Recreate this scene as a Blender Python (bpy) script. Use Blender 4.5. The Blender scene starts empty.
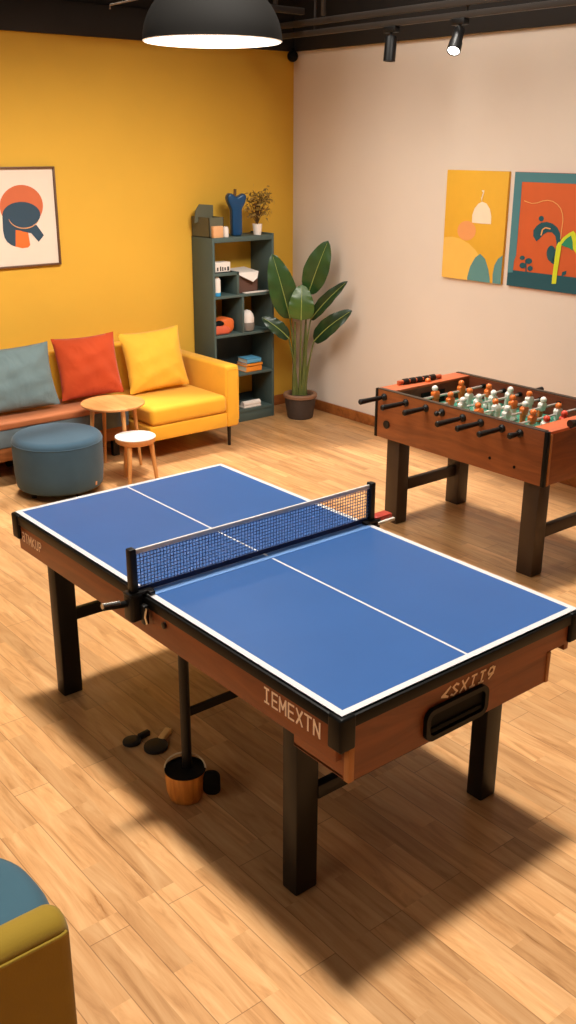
import bpy, bmesh, math, random
from mathutils import Vector, Matrix
random.seed(7)
scene = bpy.context.scene
col = scene.collection
R = math.radians
PI = math.pi

# ------------------------------------------------------------------ camera
CAM = Vector((-1.4737, -1.5834, 2.1112))
CR = Vector((0.77460417, -0.63243617, 0.00358573))
CU = Vector((0.21789967, 0.27219617, 0.93724542))
CF = Vector((0.59372393, 0.72521289, -0.34865192))
cd = bpy.data.cameras.new('camera')
cam = bpy.data.objects.new('camera', cd)
col.objects.link(cam)
m = Matrix.Identity(4)
for i in range(3):
    m[i][0] = CR[i]; m[i][1] = CU[i]; m[i][2] = -CF[i]; m[i][3] = CAM[i]
cam.matrix_world = m
cd.sensor_fit = 'VERTICAL'; cd.sensor_height = 24.0; cd.lens = 24.0 * 991.98 / 1024
cd.clip_start = 0.02
scene.camera = cam
scene.view_settings.view_transform = 'Standard'
scene.view_settings.look = 'None'
scene.view_settings.exposure = 0.0
scene.cycles.max_bounces = 8
scene.cycles.diffuse_bounces = 4
scene.cycles.caustics_reflective = False
scene.cycles.caustics_refractive = False
scene.cycles.sample_clamp_indirect = 6

def at(px, py, axis, val):
    d = CF + CR * ((px - 288) / 991.98) - CU * ((py - 512) / 991.98)
    t = (val - CAM[axis]) / d[axis]
    return CAM + d * t

# ------------------------------------------------------------------ materials
def s2l(c):
    return tuple(((v / 255) / 12.92 if v / 255 <= 0.04045 else (((v / 255) + 0.055) / 1.055) ** 2.4) for v in c)

def newmat(name):
    mt = bpy.data.materials.new(name); mt.use_nodes = True
    nt = mt.node_tree
    b = nt.nodes['Principled BSDF']
    return mt, nt, b

def setc(b, c, rough=0.5, metal=0.0, spec=None, emit=None, es=0):
    b.inputs['Base Color'].default_value = (*c, 1)
    b.inputs['Roughness'].default_value = rough
    b.inputs['Metallic'].default_value = metal
    if spec is not None: b.inputs['Specular IOR Level'].default_value = spec
    if emit:
        b.inputs['Emission Color'].default_value = (*emit, 1)
        b.inputs['Emission Strength'].default_value = es

def plain(name, rgb, rough=0.5, metal=0.0, spec=None, var=0.06, scale=12, emit=None, es=0, bump=0.0, bscale=60):
    """Colour with a faint noise mottling and optional fine bump (procedural)."""
    mt, nt, b = newmat(name)
    c = s2l(rgb)
    setc(b, c, rough, metal, spec, emit, es)
    N, L = nt.nodes, nt.links
    tc = N.new('ShaderNodeTexCoord')
    if var > 0:
        no = N.new('ShaderNodeTexNoise'); no.inputs['Scale'].default_value = scale; no.inputs['Detail'].default_value = 4
        L.new(tc.outputs['Object'], no.inputs['Vector'])
        rp = N.new('ShaderNodeValToRGB')
        rp.color_ramp.elements[0].position = 0.3; rp.color_ramp.elements[1].position = 0.7
        rp.color_ramp.elements[0].color = (*[v * (1 - var) for v in c], 1)
        rp.color_ramp.elements[1].color = (*[min(1, v * (1 + var)) for v in c], 1)
        L.new(no.outputs['Fac'], rp.inputs['Fac']); L.new(rp.outputs['Color'], b.inputs['Base Color'])
    if bump > 0:
        n2 = N.new('ShaderNodeTexNoise'); n2.inputs['Scale'].default_value = bscale; n2.inputs['Detail'].default_value = 5
        L.new(tc.outputs['Object'], n2.inputs['Vector'])
        bp = N.new('ShaderNodeBump'); bp.inputs['Strength'].default_value = bump; bp.inputs['Distance'].default_value = 0.01
        L.new(n2.outputs['Fac'], bp.inputs['Height']); L.new(bp.outputs['Normal'], b.inputs['Normal'])
    return mt

def fabric(name, rgb, var=0.1, bump=0.25, bscale=500, rough=0.9, wr=0.0):
    mt, nt, b = newmat(name)
    c = s2l(rgb); setc(b, c, rough, 0, 0.2)
    b.inputs['Sheen Weight'].default_value = 0.15
    N, L = nt.nodes, nt.links
    tc = N.new('ShaderNodeTexCoord')
    no = N.new('ShaderNodeTexNoise'); no.inputs['Scale'].default_value = 7; no.inputs['Detail'].default_value = 6
    L.new(tc.outputs['Object'], no.inputs['Vector'])
    rp = N.new('ShaderNodeValToRGB')
    rp.color_ramp.elements[0].position = 0.3; rp.color_ramp.elements[1].position = 0.7
    rp.color_ramp.elements[0].color = (*[v * (1 - var) for v in c], 1)
    rp.color_ramp.elements[1].color = (*[min(1, v * (1 + var)) for v in c], 1)
    L.new(no.outputs['Fac'], rp.inputs['Fac']); L.new(rp.outputs['Color'], b.inputs['Base Color'])
    n2 = N.new('ShaderNodeTexNoise'); n2.inputs['Scale'].default_value = bscale; n2.inputs['Detail'].default_value = 2
    L.new(tc.outputs['Object'], n2.inputs['Vector'])
    bp = N.new('ShaderNodeBump'); bp.inputs['Strength'].default_value = bump; bp.inputs['Distance'].default_value = 0.002
    L.new(n2.outputs['Fac'], bp.inputs['Height'])
    if wr > 0:
        n3 = N.new('ShaderNodeTexNoise'); n3.inputs['Scale'].default_value = 5; n3.inputs['Detail'].default_value = 2
        n3.inputs['Distortion'].default_value = 1.5
        L.new(tc.outputs['Object'], n3.inputs['Vector'])
        b2 = N.new('ShaderNodeBump'); b2.inputs['Strength'].default_value = wr; b2.inputs['Distance'].default_value = 0.05
        L.new(n3.outputs['Fac'], b2.inputs['Height']); L.new(bp.outputs['Normal'], b2.inputs['Normal'])
        L.new(b2.outputs['Normal'], b.inputs['Normal'])
    else:
        L.new(bp.outputs['Normal'], b.inputs['Normal'])
    return mt

def wood(name, dark, light, axis=0, scale=1.0, rough=0.4, spec=0.4, coat=0.0):
    mt, nt, b = newmat(name)
    setc(b, s2l(light), rough, 0, spec)
    b.inputs['Coat Weight'].default_value = coat
    N, L = nt.nodes, nt.links
    tc = N.new('ShaderNodeTexCoord'); mp = N.new('ShaderNodeMapping')
    sc = [14 * scale] * 3; sc[axis] = 1.6 * scale
    mp.inputs['Scale'].default_value = sc
    L.new(tc.outputs['Object'], mp.inputs['Vector'])
    n1 = N.new('ShaderNodeTexNoise'); n1.inputs['Scale'].default_value = 1.3; n1.inputs['Detail'].default_value = 7
    n1.inputs['Roughness'].default_value = 0.62; n1.inputs['Distortion'].default_value = 0.9
    L.new(mp.outputs['Vector'], n1.inputs['Vector'])
    rp = N.new('ShaderNodeValToRGB')
    rp.color_ramp.elements[0].position = 0.3; rp.color_ramp.elements[1].position = 0.72
    rp.color_ramp.elements[0].color = (*s2l(dark), 1); rp.color_ramp.elements[1].color = (*s2l(light), 1)
    L.new(n1.outputs['Fac'], rp.inputs['Fac']); L.new(rp.outputs['Color'], b.inputs['Base Color'])
    bp = N.new('ShaderNodeBump'); bp.inputs['Strength'].default_value = 0.08; bp.inputs['Distance'].default_value = 0.004
    L.new(n1.outputs['Fac'], bp.inputs['Height']); L.new(bp.outputs['Normal'], b.inputs['Normal'])
    return mt

def floor_material():
    mt, nt, b = newmat('oak_plank_floor')
    N, L = nt.nodes, nt.links
    setc(b, (0.5, 0.3, 0.15), 0.3, 0, 0.45)
    tc = N.new('ShaderNodeTexCoord')
    mp = N.new('ShaderNodeMapping'); mp.inputs['Rotation'].default_value = (0, 0, R(90))
    L.new(tc.outputs['Object'], mp.inputs['Vector'])
    def brick(w, h, off, freq, mortar):
        br = N.new('ShaderNodeTexBrick')
        br.offset = off; br.offset_frequency = freq; br.squash = 1
        br.inputs['Scale'].default_value = 1.0
        br.inputs['Brick Width'].default_value = w; br.inputs['Row Height'].default_value = h
        br.inputs['Mortar Size'].default_value = mortar; br.inputs['Mortar Smooth'].default_value = 0.3
        br.inputs['Bias'].default_value = 0.0
        br.inputs['Color1'].default_value = (0, 0, 0, 1); br.inputs['Color2'].default_value = (1, 1, 1, 1)
        br.inputs['Mortar'].default_value = (0.5, 0.5, 0.5, 1)
        L.new(mp.outputs['Vector'], br.inputs['Vector'])
        return br
    planks = brick(1.22, 0.13, 0.37, 2, 0.0016)
    strips = brick(0.52, 0.13 / 2, 0.43, 3, 0.0)
    # grain: per plank shifted noise stretched along the plank
    vo = N.new('ShaderNodeVectorMath'); vo.operation = 'MULTIPLY_ADD'
    vo.inputs[1].default_value = (9, 4, 0); 
    L.new(strips.outputs['Color'], vo.inputs[0]); L.new(tc.outputs['Object'], vo.inputs[2])
    ms = N.new('ShaderNodeMapping'); ms.inputs['Scale'].default_value = (16, 1.7, 1)
    L.new(vo.outputs[0], ms.inputs['Vector'])
    g = N.new('ShaderNodeTexNoise'); g.inputs['Scale'].default_value = 1.5; g.inputs['Detail'].default_value = 8
    g.inputs['Roughness'].default_value = 0.6; g.inputs['Distortion'].default_value = 1.1
    L.new(ms.outputs['Vector'], g.inputs['Vector'])
    rp = N.new('ShaderNodeValToRGB')
    e = rp.color_ramp.elements
    e[0].position = 0.26; e[1].position = 0.74
    e[0].color = (*s2l((158, 110, 66)), 1); e[1].color = (*s2l((212, 167, 117)), 1)
    mid = e.new(0.47); mid.color = (*s2l((193, 143, 93)), 1)
    L.new(g.outputs['Fac'], rp.inputs['Fac'])
    # plank to plank value shift
    def val(src, lo, hi):
        mr = N.new('ShaderNodeMapRange'); mr.inputs['To Min'].default_value = lo; mr.inputs['To Max'].default_value = hi
        L.new(src, mr.inputs['Value']); return mr.outputs['Result']
    hsv = N.new('ShaderNodeHueSaturation')
    L.new(rp.outputs['Color'], hsv.inputs['Color'])
    mul = N.new('ShaderNodeMath'); mul.operation = 'MULTIPLY'
    L.new(val(planks.outputs['Color'], 0.88, 1.1), mul.inputs[0]); L.new(val(strips.outputs['Color'], 0.86, 1.12), mul.inputs[1])
    L.new(mul.outputs[0], hsv.inputs['Value'])
    mx = N.new('ShaderNodeMix'); mx.data_type = 'RGBA'
    mx.inputs['B'].default_value = (*s2l((105, 66, 36)), 1)
    f = N.new('ShaderNodeMath'); f.operation = 'MULTIPLY'; f.inputs[1].default_value = 0.6
    L.new(planks.outputs['Fac'], f.inputs[0]); L.new(f.outputs[0], mx.inputs['Factor'])
    L.new(hsv.outputs['Color'], mx.inputs['A']); L.new(mx.outputs['Result'], b.inputs['Base Color'])
    L.new(val(g.outputs['Fac'], 0.24, 0.36), b.inputs['Roughness'])
    bp = N.new('ShaderNodeBump'); bp.inputs['Strength'].default_value = 0.04; bp.inputs['Distance'].default_value = 0.003
    L.new(g.outputs['Fac'], bp.inputs['Height']); L.new(bp.outputs['Normal'], b.inputs['Normal'])
    return mt

M = {}
M['floor'] = floor_material()
M['yellow_wall'] = plain('yellow_paint', (212, 163, 57), 0.75, var=0.03, scale=2, bump=0.03, bscale=120, spec=0.25)
M['white_wall'] = plain('warm_white_paint', (222, 208, 194), 0.8, var=0.02, scale=2, bump=0.03, bscale=120, spec=0.25)
M['taupe_wall'] = plain('taupe_paint', (104, 86, 70), 0.8, var=0.02, scale=2)
M['black_paint'] = plain('black_ceiling_paint', (30, 25, 22), 0.8, var=0.1, scale=4)
M['dark_steel'] = plain('dark_painted_steel', (52, 45, 40), 0.55, var=0.1, scale=6)
M['baseboard'] = wood('baseboard_wood', (128, 70, 28), (172, 104, 50), 0, 1, 0.45)
M['blue_top'] = plain('blue_table_surface', (47, 90, 150), 0.42, var=0.03, scale=5, spec=0.35, bump=0.02, bscale=400)
M['white_line'] = plain('white_line_paint', (212, 210, 210), 0.5, var=0.01)
M['pale_blue'] = plain('pale_blue_strip', (110, 150, 205), 0.35, var=0.02)
M['black_trim'] = plain('black_plastic_trim', (15, 14, 13), 0.42, var=0.08, scale=20, spec=0.15)
M['black_satin'] = plain('black_satin_steel', (22, 20, 19), 0.42, var=0.08, scale=15, spec=0.3)
M['black_matte'] = plain('black_matte', (9, 8, 8), 0.7, var=0.05, spec=0.15)
M['pp_wood_y'] = wood('table_wood_long', (106, 54, 26), (148, 80, 40), 1, 0.8, 0.42)
M['pp_wood_x'] = wood('table_wood_short', (108, 55, 26), (150, 82, 42), 0, 0.8, 0.42)
M['edge_wood'] = wood('edge_wood', (150, 92, 45), (186, 124, 66), 2, 1, 0.45)
M['letter'] = plain('pale_lettering', (250, 220, 190), 0.6, var=0.08, scale=80)
M['net'] = plain('net_cord', (84, 104, 150), 0.8, var=0.1)
M['net_band'] = plain('net_dark_band', (18, 34, 74), 0.7, var=0.05)
M['net_tape'] = plain('net_white_tape', (222, 214, 208), 0.7, var=0.03)
M['chrome'] = plain('brushed_chrome', (200, 198, 194), 0.25, metal=1.0, var=0.03)
M['rod_metal'] = plain('rod_steel', (222, 220, 214), 0.32, metal=0.7, var=0.03)
M['red'] = plain('red_plastic', (178, 52, 36), 0.4, var=0.05)
M['foos_y'] = wood('foosball_wood_long', (104, 52, 24), (150, 84, 42), 1, 0.9, 0.4)
M['foos_x'] = wood('foosball_wood_short', (104, 52, 24), (150, 84, 42), 0, 0.9, 0.4)
M['foos_in'] = wood('foosball_inner_wood', (96, 40, 22), (130, 62, 36), 1, 0.9, 0.45)
M['foos_deck'] = plain('orange_deck', (190, 92, 52), 0.45, var=0.06, scale=10)
M['foos_leg'] = plain('dark_brown_leg', (52, 36, 24), 0.45, var=0.12, scale=8)
M['green'] = plain('green_pitch', (48, 122, 98), 0.6, var=0.05)
M['white_pl'] = plain('white_plastic', (232, 226, 214), 0.4, var=0.02)
M['orange_pl'] = plain('orange_plastic', (226, 112, 40), 0.4, var=0.04)
M['redorange_pl'] = plain('red_orange_plastic', (214, 70, 44), 0.4, var=0.04)
M['sofa'] = fabric('yellow_upholstery', (226, 168, 46), 0.05, 0.12, 300, 0.62)
M['sofa_pillow'] = fabric('yellow_pillow_cloth', (232, 176, 56), 0.06, 0.2, 300, 0.8, 0.25)
M['bench_top'] = fabric('brown_leather', (166, 96, 56), 0.10, 0.1, 200, 0.5)
M['bench_side'] = fabric('grey_blue_denim', (92, 102, 106), 0.28, 0.2, 400, 0.9)
M['grey_pillow'] = fabric('grey_teal_cloth', (106, 124, 126), 0.08, 0.25, 300, 0.9, 0.25)
M['rust_pillow'] = fabric('rust_red_cloth', (184, 68, 30), 0.08, 0.25, 300, 0.9, 0.25)
M['pouf'] = fabric('slate_blue_felt', (54, 78, 94), 0.08, 0.25, 300, 0.9)
M['dark_leg'] = plain('dark_metal_leg', (42, 34, 28), 0.4, metal=0.5, var=0.05)
M['plinth_wood'] = wood('sofa_plinth_wood', (124, 70, 32), (164, 98, 50), 0, 1, 0.5)
M['oak_x'] = wood('oak_table_top', (186, 120, 64), (226, 164, 104), 1, 0.9, 0.42)
M['oak_z'] = wood('oak_leg', (188, 124, 64), (222, 162, 98), 2, 1.2, 0.45)
M['white_top'] = plain('white_laminate', (238, 230, 224), 0.35, var=0.02)
M['shelf'] = plain('teal_grey_shelf', (70, 86, 82), 0.6, var=0.05, scale=6)
M['shelf_back'] = plain('dark_teal_back', (44, 54, 54), 0.65, var=0.05)
M['olive_box'] = plain('olive_grey_board', (88, 86, 66), 0.75, var=0.06)
M['tan_box'] = plain('tan_cardboard', (214, 160, 112), 0.8, var=0.06)
M['white_card'] = plain('white_card', (226, 214, 204), 0.75, var=0.04)
M['brown_in'] = plain('dark_brown_lining', (92, 62, 50), 0.8, var=0.06)
M['blue_vase'] = plain('deep_blue_ceramic', (6, 60, 100), 0.35, var=0.05)
M['cyan'] = plain('cyan_plastic', (34, 138, 190), 0.4, var=0.04)
M['blue_book'] = plain('light_blue_cover', (84, 150, 186), 0.6, var=0.05)
M['orange_book'] = plain('orange_cover', (226, 134, 34), 0.6, var=0.05)
M['paper'] = plain('book_pages', (226, 214, 190), 0.85, var=0.04)
M['orange_case'] = plain('orange_case', (218, 104, 44), 0.5, var=0.06)
M['red_case'] = plain('red_orange_rubber', (206, 92, 62), 0.5, var=0.06)
M['grey_cer'] = plain('grey_ceramic', (120, 112, 104), 0.5, var=0.06)
M['leafdry'] = plain('dried_gold_leaves', (132, 100, 36), 0.7, var=0.35, scale=40)
M['twig'] = plain('brown_twig', (96, 66, 30), 0.8, var=0.1)
M['pot'] = plain('brown_pot', (62, 50, 44), 0.55, var=0.1, scale=20)
M['pot_rim'] = plain('terracotta_rim', (134, 96, 70), 0.6, var=0.1)
M['soil'] = plain('soil', (54, 40, 26), 0.95, var=0.3, scale=60, bump=0.4, bscale=80)
M['stem'] = plain('green_stem', (92, 98, 46), 0.5, var=0.15, scale=9)
M['midrib'] = plain('pale_midrib', (148, 160, 84), 0.5, var=0.08)
def leaf_mat(name, rgb, rgb2):
    mt, nt, b = newmat(name); setc(b, s2l(rgb), 0.34, 0, 0.5)
    N, L = nt.nodes, nt.links
    tc = N.new('ShaderNodeTexCoord')
    wv = N.new('ShaderNodeTexNoise'); wv.inputs['Scale'].default_value = 9; wv.inputs['Detail'].default_value = 4
    L.new(tc.outputs['Object'], wv.inputs['Vector'])
    rp = N.new('ShaderNodeValToRGB'); rp.color_ramp.elements[0].position = 0.3; rp.color_ramp.elements[1].position = 0.7
    rp.color_ramp.elements[0].color = (*s2l(rgb), 1); rp.color_ramp.elements[1].color = (*s2l(rgb2), 1)
    L.new(wv.outputs['Fac'], rp.inputs['Fac']); L.new(rp.outputs['Color'], b.inputs['Base Color'])
    return mt
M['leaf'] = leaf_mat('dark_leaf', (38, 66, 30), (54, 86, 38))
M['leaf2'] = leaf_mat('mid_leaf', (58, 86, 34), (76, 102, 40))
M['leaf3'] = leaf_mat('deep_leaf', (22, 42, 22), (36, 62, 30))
M['frame'] = plain('walnut_frame', (96, 62, 36), 0.5, var=0.1)
M['print_paper'] = plain('print_paper', (224, 204, 186), 0.8, var=0.01)
M['a_rust'] = plain('art_rust', (196, 98, 58), 0.8, var=0.02)
M['a_navy'] = plain('art_slate', (44, 66, 82), 0.8, var=0.02)
M['a_orange'] = plain('art_orange', (222, 106, 40), 0.8, var=0.02)
M['a_tan'] = plain('art_tan_line', (196, 140, 96), 0.8, var=0.02)
M['c_yellow'] = plain('canvas_yellow', (228, 172, 48), 0.8, var=0.02)
M['c_lyellow'] = plain('canvas_light_yellow', (236, 186, 84), 0.8, var=0.02)
M['c_peach'] = plain('canvas_peach', (232, 156, 92), 0.8, var=0.02)
M['c_cream'] = plain('canvas_cream', (240, 222, 192), 0.8, var=0.02)
M['c_teal'] = plain('canvas_teal', (92, 140, 138), 0.8, var=0.02)
M['c_teal2'] = plain('canvas_border_teal', (74, 126, 134), 0.8, var=0.02)
M['c_orange'] = plain('canvas_orange', (204, 92, 42), 0.8, var=0.02)
M['c_dteal'] = plain('canvas_dark_teal', (26, 78, 88), 0.8, var=0.02)
M['c_lime'] = plain('canvas_lime', (206, 212, 36), 0.8, var=0.02)
M['c_green'] = plain('canvas_green', (38, 134, 96), 0.8, var=0.02)
M['c_line'] = plain('canvas_line', (226, 164, 96), 0.8, var=0.02)
M['canvas_side'] = plain('canvas_edge', (226, 206, 170), 0.85, var=0.02)
M['mustard'] = fabric('mustard_velvet', (142, 114, 30), 0.06, 0.15, 300, 0.8)
M['teal_seat'] = fabric('teal_velvet', (56, 88, 102), 0.06, 0.15, 300, 0.8)
M['lamp_out'] = plain('lamp_black_enamel', (9, 7, 5), 0.75, spec=0.12, var=0.05)
M['lamp_in'] = plain('lamp_white_enamel', (240, 232, 220), 0.5, var=0.0, emit=(1, 0.9, 0.78), es=0.5)
M['lamp_glow'] = plain('lamp_diffuser', (255, 246, 232), 0.5, var=0.0, emit=(1, 0.93, 0.84), es=9)
M['spot_glow'] = plain('spot_lens', (255, 246, 232), 0.5, var=0.0, emit=(1, 0.94, 0.85), es=14)
M['tan_wood'] = wood('holder_wood', (168, 100, 36), (228, 158, 70), 2, 1.6, 0.45)
M['blade'] = plain('black_rubber', (12, 11, 12), 0.55, var=0.05)
M['tan_handle'] = plain('pale_tan_wood', (240, 192, 120), 0.5, var=0.06)
M['wire'] = plain('pale_wire', (230, 206, 168), 0.4, metal=0.2, var=0.02)
M['cable'] = plain('pale_cable', (150, 132, 112), 0.5, var=0.05)

# ------------------------------------------------------------------ mesh building
class MB:
    def __init__(self, origin=(0, 0, 0)):
        self.bm = bmesh.new(); self.o = Vector(origin)
    def _merge(self, b, mi, mat=None):
        if mat is not None: b.transform(mat)
        for f in b.faces: f.material_index = mi
        me = bpy.data.meshes.new('tmp'); b.to_mesh(me); b.free()
        self.bm.from_mesh(me); bpy.data.meshes.remove(me)
        return self
    def box(self, x0, x1, y0, y1, z0, z1, bev=0.0, seg=2, mi=0, mat=None):
        b = bmesh.new()
        vs = [b.verts.new((x, y, z)) for z in (z0, z1) for y in (y0, y1) for x in (x0, x1)]
        for q in ((0, 2, 3, 1), (4, 5, 7, 6), (0, 1, 5, 4), (2, 6, 7, 3), (0, 4, 6, 2), (1, 3, 7, 5)):
            b.faces.new([vs[i] for i in q])
        if bev > 0:
            bmesh.ops.bevel(b, geom=b.edges[:], offset=bev, segments=seg, affect='EDGES', profile=0.5)
        return self._merge(b, mi, mat)
    def prism(self, pts, to3, d, mi=0, bev=0.0, seg=2, top_only=False):
        """pts: 2D outline; to3(u,v)->Vector; d: extrusion Vector."""
        b = bmesh.new(); d = Vector(d)
        lo = [b.verts.new(to3(u, v)) for u, v in pts]
        hi = [b.verts.new(Vector(to3(u, v)) + d) for u, v in pts]
        n = len(pts)
        b.faces.new(lo[::-1]); top = b.faces.new(hi)
        for i in range(n): b.faces.new((lo[i], lo[(i + 1) % n], hi[(i + 1) % n], hi[i]))
        bmesh.ops.recalc_face_normals(b, faces=b.faces[:])
        if bev > 0:
            if top_only:
                es = list(top.edges)
            else:
                es = b.edges[:]
            bmesh.ops.bevel(b, geom=es, offset=bev, segments=seg, affect='EDGES', profile=0.5)
        return self._merge(b, mi)
    def lathe(self, prof, c=(0, 0, 0), n=40, mi=0, mat=None, cap=True):
        b = bmesh.new(); c = Vector(c); rings = []
        for r, z in prof:
            rings.append([b.verts.new((c.x + r * math.cos(2 * PI * k / n), c.y + r * math.sin(2 * PI * k / n), c.z + z)) for k in range(n)])
        for a, bb in zip(rings, rings[1:]):
            for k in range(n): b.faces.new((a[k], a[(k + 1) % n], bb[(k + 1) % n], bb[k]))
        if cap:
            b.faces.new(rings[0][::-1]); b.faces.new(rings[-1])
        bmesh.ops.recalc_face_normals(b, faces=b.faces[:])
        return self._merge(b, mi, mat)
    def tube(self, path, r, n=10, mi=0, cap=True):
        b = bmesh.new(); path = [Vector(p) for p in path]; N = len(path)
        rs = r if isinstance(r, (list, tuple)) else [r] * N
        rings = []; prev = None
        for i, p in enumerate(path):
            t = (path[min(i + 1, N - 1)] - path[max(i - 1, 0)]).normalized()
            if prev is None:
                ref = Vector((0, 0, 1)) if abs(t.z) < 0.9 else Vector((1, 0, 0))
                u = t.cross(ref).normalized()
            else:
                u = (prev - t * prev.dot(t)).normalized()
            prev = u; w = t.cross(u)
            rings.append([b.verts.new(p + (u * math.cos(2 * PI * k / n) + w * math.sin(2 * PI * k / n)) * rs[i]) for k in range(n)])
        for a, bb in zip(rings, rings[1:]):
            for k in range(n): b.faces.new((a[k], a[(k + 1) % n], bb[(k + 1) % n], bb[k]))
        if cap:
            b.faces.new(rings[0][::-1]); b.faces.new(rings[-1])
        bmesh.ops.recalc_face_normals(b, faces=b.faces[:])
        return self._merge(b, mi)
    def sphere(self, c, r, mi=0, seg=16, sc=(1, 1, 1)):
        b = bmesh.new(); bmesh.ops.create_uvsphere(b, u_segments=seg, v_segments=max(6, seg // 2), radius=r)
        return self._merge(b, mi, Matrix.Translation(Vector(c)) @ Matrix.Diagonal((*sc, 1)))
    def poly(self, pts, mi=0):
        vs = [self.bm.verts.new(p) for p in pts]
        f = self.bm.faces.new(vs); f.material_index = mi
        return self
    def grid(self, rows, mi=0):
        vs = [[self.bm.verts.new(p) for p in r] for r in rows]
        for a, c in zip(vs, vs[1:]):
            for i in range(len(a) - 1):
                f = self.bm.faces.new((a[i], a[i + 1], c[i + 1], c[i])); f.material_index = mi
        return self
    def build(self, name, mats, parent=None, angle=38, smooth=True):
        if not isinstance(mats, (list, tuple)): mats = [mats]
        me = bpy.data.meshes.new(name)
        root = parent
        off = Vector((0, 0, 0))
        while root is not None:
            off += root.location; root = root.parent
        self.bm.transform(Matrix.Translation(-off))
        self.bm.to_mesh(me); self.bm.free()
        for mt in mats: me.materials.append(mt)
        if smooth:
            for p in me.polygons: p.use_smooth = True
            me.set_sharp_from_angle(angle=R(angle))
        o = bpy.data.objects.new(name, me); col.objects.link(o)
        if parent is not None: o.parent = parent
        return o

def thing(name, loc, label, cat, group=None):
    o = bpy.data.objects.new(name, None); col.objects.link(o)
    o.location = loc; o.empty_display_size = 0.1
    o['label'] = label; o['category'] = cat
    if group: o['group'] = group
    return o
def tag(o, label, cat, group=None):
    o['label'] = label; o['category'] = cat
    if group: o['group'] = group
    return o
def recenter(o, loc):
    """Move a root mesh's origin to loc without moving its geometry."""
    loc = Vector(loc); o.data.transform(Matrix.Translation(-loc)); o.location = loc; return o
def struct(name, mb, mat):
    o = mb.build(name, mat); o['kind'] = 'structure'; return o

# ------------------------------------------------------------------ room shell
XW, YW = 3.90, 4.93
XL, YN = -3.6, -3.6
CZ = 4.7
struct('floor', MB().box(XL - .1, XW + .1, YN - .1, YW + .1, -0.08, 0.0), M['floor'])
struct('ceiling', MB().box(XL - .1, XW + .1, YN - .1, YW + .1, CZ, CZ + .08), M['black_paint'])
struct('wall_far', MB().box(XL - .1, XW + .1, YW, YW + .1, 0, CZ), M['yellow_wall'])
struct('wall_right', MB().box(XW, XW + .1, YN - .1, YW, 0, CZ), M['white_wall'])
struct('wall_left', MB().box(XL - .1, XL, YN - .1, YW, 0, CZ), M['taupe_wall'])
struct('wall_near', MB().box(XL, XW, YN - .1, YN, 0, CZ), M['taupe_wall'])
struct('baseboard_far', MB().box(XL, XW, YW - .018, YW, 0, .085, .004), M['baseboard'])
struct('baseboard_right', MB().box(XW - .018, XW, YN, YW - .018, 0, .085, .004), M['baseboard'])
# black beams along the tops of both walls
struct('trim_1', MB().box(XL, XW, YW - .03, YW, 2.772, 2.97, .003), M['black_paint'])
struct('trim_2', MB().box(XW - .03, XW, YN, YW - .03, 2.772, 2.97, .003), M['black_paint'])
struct('trim_3', MB().box(XL, XW, YW - .012, YW, 2.97, CZ), M['black_paint'])
struct('trim_4', MB().box(XW - .012, XW, YN, YW - .012, 2.97, CZ), M['black_paint'])

# ceiling steelwork
def steel(name, mb, label, cat, group=None, mat='dark_steel'):
    o = mb.build(name, M[mat]); tag(o, label, cat, group); return o
tr = thing('track_rail', (3.4, 2.9, 2.80), 'long dark lighting track running beside the top of the white wall', 'lighting track')
MB().box(3.385, 3.415, -2.0, YW - .06, 2.80, 2.835, .003).build('rail', M['dark_steel'], tr)
for y in (-1.6, .4, 2.74, 4.1):
    MB().tube([(3.4, y, 2.835), (3.4, y, CZ)], .008, 8).build('hanger', M['dark_steel'], tr)
for y in (3.35, 2.78):
    pass
MB().box(3.36, 3.38, -2.0, YW - .06, 2.86, 2.90, .003).build('beam', M['dark_steel'], tr)
bm1 = thing('ceiling_truss', (2.9, 4.0, 2.9), 'dark steel roof frame of square tubes in the room corner', 'roof frame')
B = MB().box(1.9, 3.36, 4.16, 4.20, 2.93, 2.97, .003); B.build('crossbar', M['dark_steel'], bm1)
B = MB().box(1.2, 3.36, 4.56, 4.60, 3.02, 3.07, .003); B.build('crossbar', M['dark_steel'], bm1)
for x, y, z in ((2.95, 4.18, 2.97), (3.12, 4.18, 2.97), (3.3, 3.9, 2.9)):
    MB().box(x - .012, x + .012, y - .012, y + .012, z, CZ, .002).build('upright', M['dark_steel'], bm1)
p0 = at(110, 9, 1, 4.7); p1 = at(110, 5, 1, 4.7); p2 = at(133, 0, 1, 4.7)
B = MB().tube([p0, p1, p2, p2 + Vector((.35, 0, .09)), p2 + Vector((.37, 0, CZ - p2.z))], .006, 8)
o = B.build('ceiling_conduit', M['cable']); recenter(o, p0)
tag(o, 'thin pale bent conduit hanging above the yellow wall', 'conduit')
B = MB().box(1.0, 1.9, 4.45, 4.62, 3.06, 3.2, .01)
o = B.build('ceiling_duct', M['dark_steel']); recenter(o, (1.4, 4.5, 3.06))
tag(o, 'dark brown duct up in the black ceiling at top left', 'duct')
B = MB().box(1.2, 1.24, 4.5, 4.54, 3.2, CZ); B.build('duct_strap', M['dark_steel'], o)
B = MB().box(1.7, 1.74, 4.5, 4.54, 3.2, CZ); B.build('duct_strap', M['dark_steel'], o)

# corner camera / detector
sd = thing('security_camera', (XW - .06, YW - .07, 2.735), 'small black dome camera in the corner where yellow meets white wall', 'camera')
MB().sphere((XW - .07, YW - .07, 2.735), .042, seg=20).build('dome', M['black_matte'], sd)
MB().tube([(XW - .07, YW - .07, 2.735), (XW - .01, YW - .01, 2.80)], .016, 10).build('bracket', M['black_matte'], sd)

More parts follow.
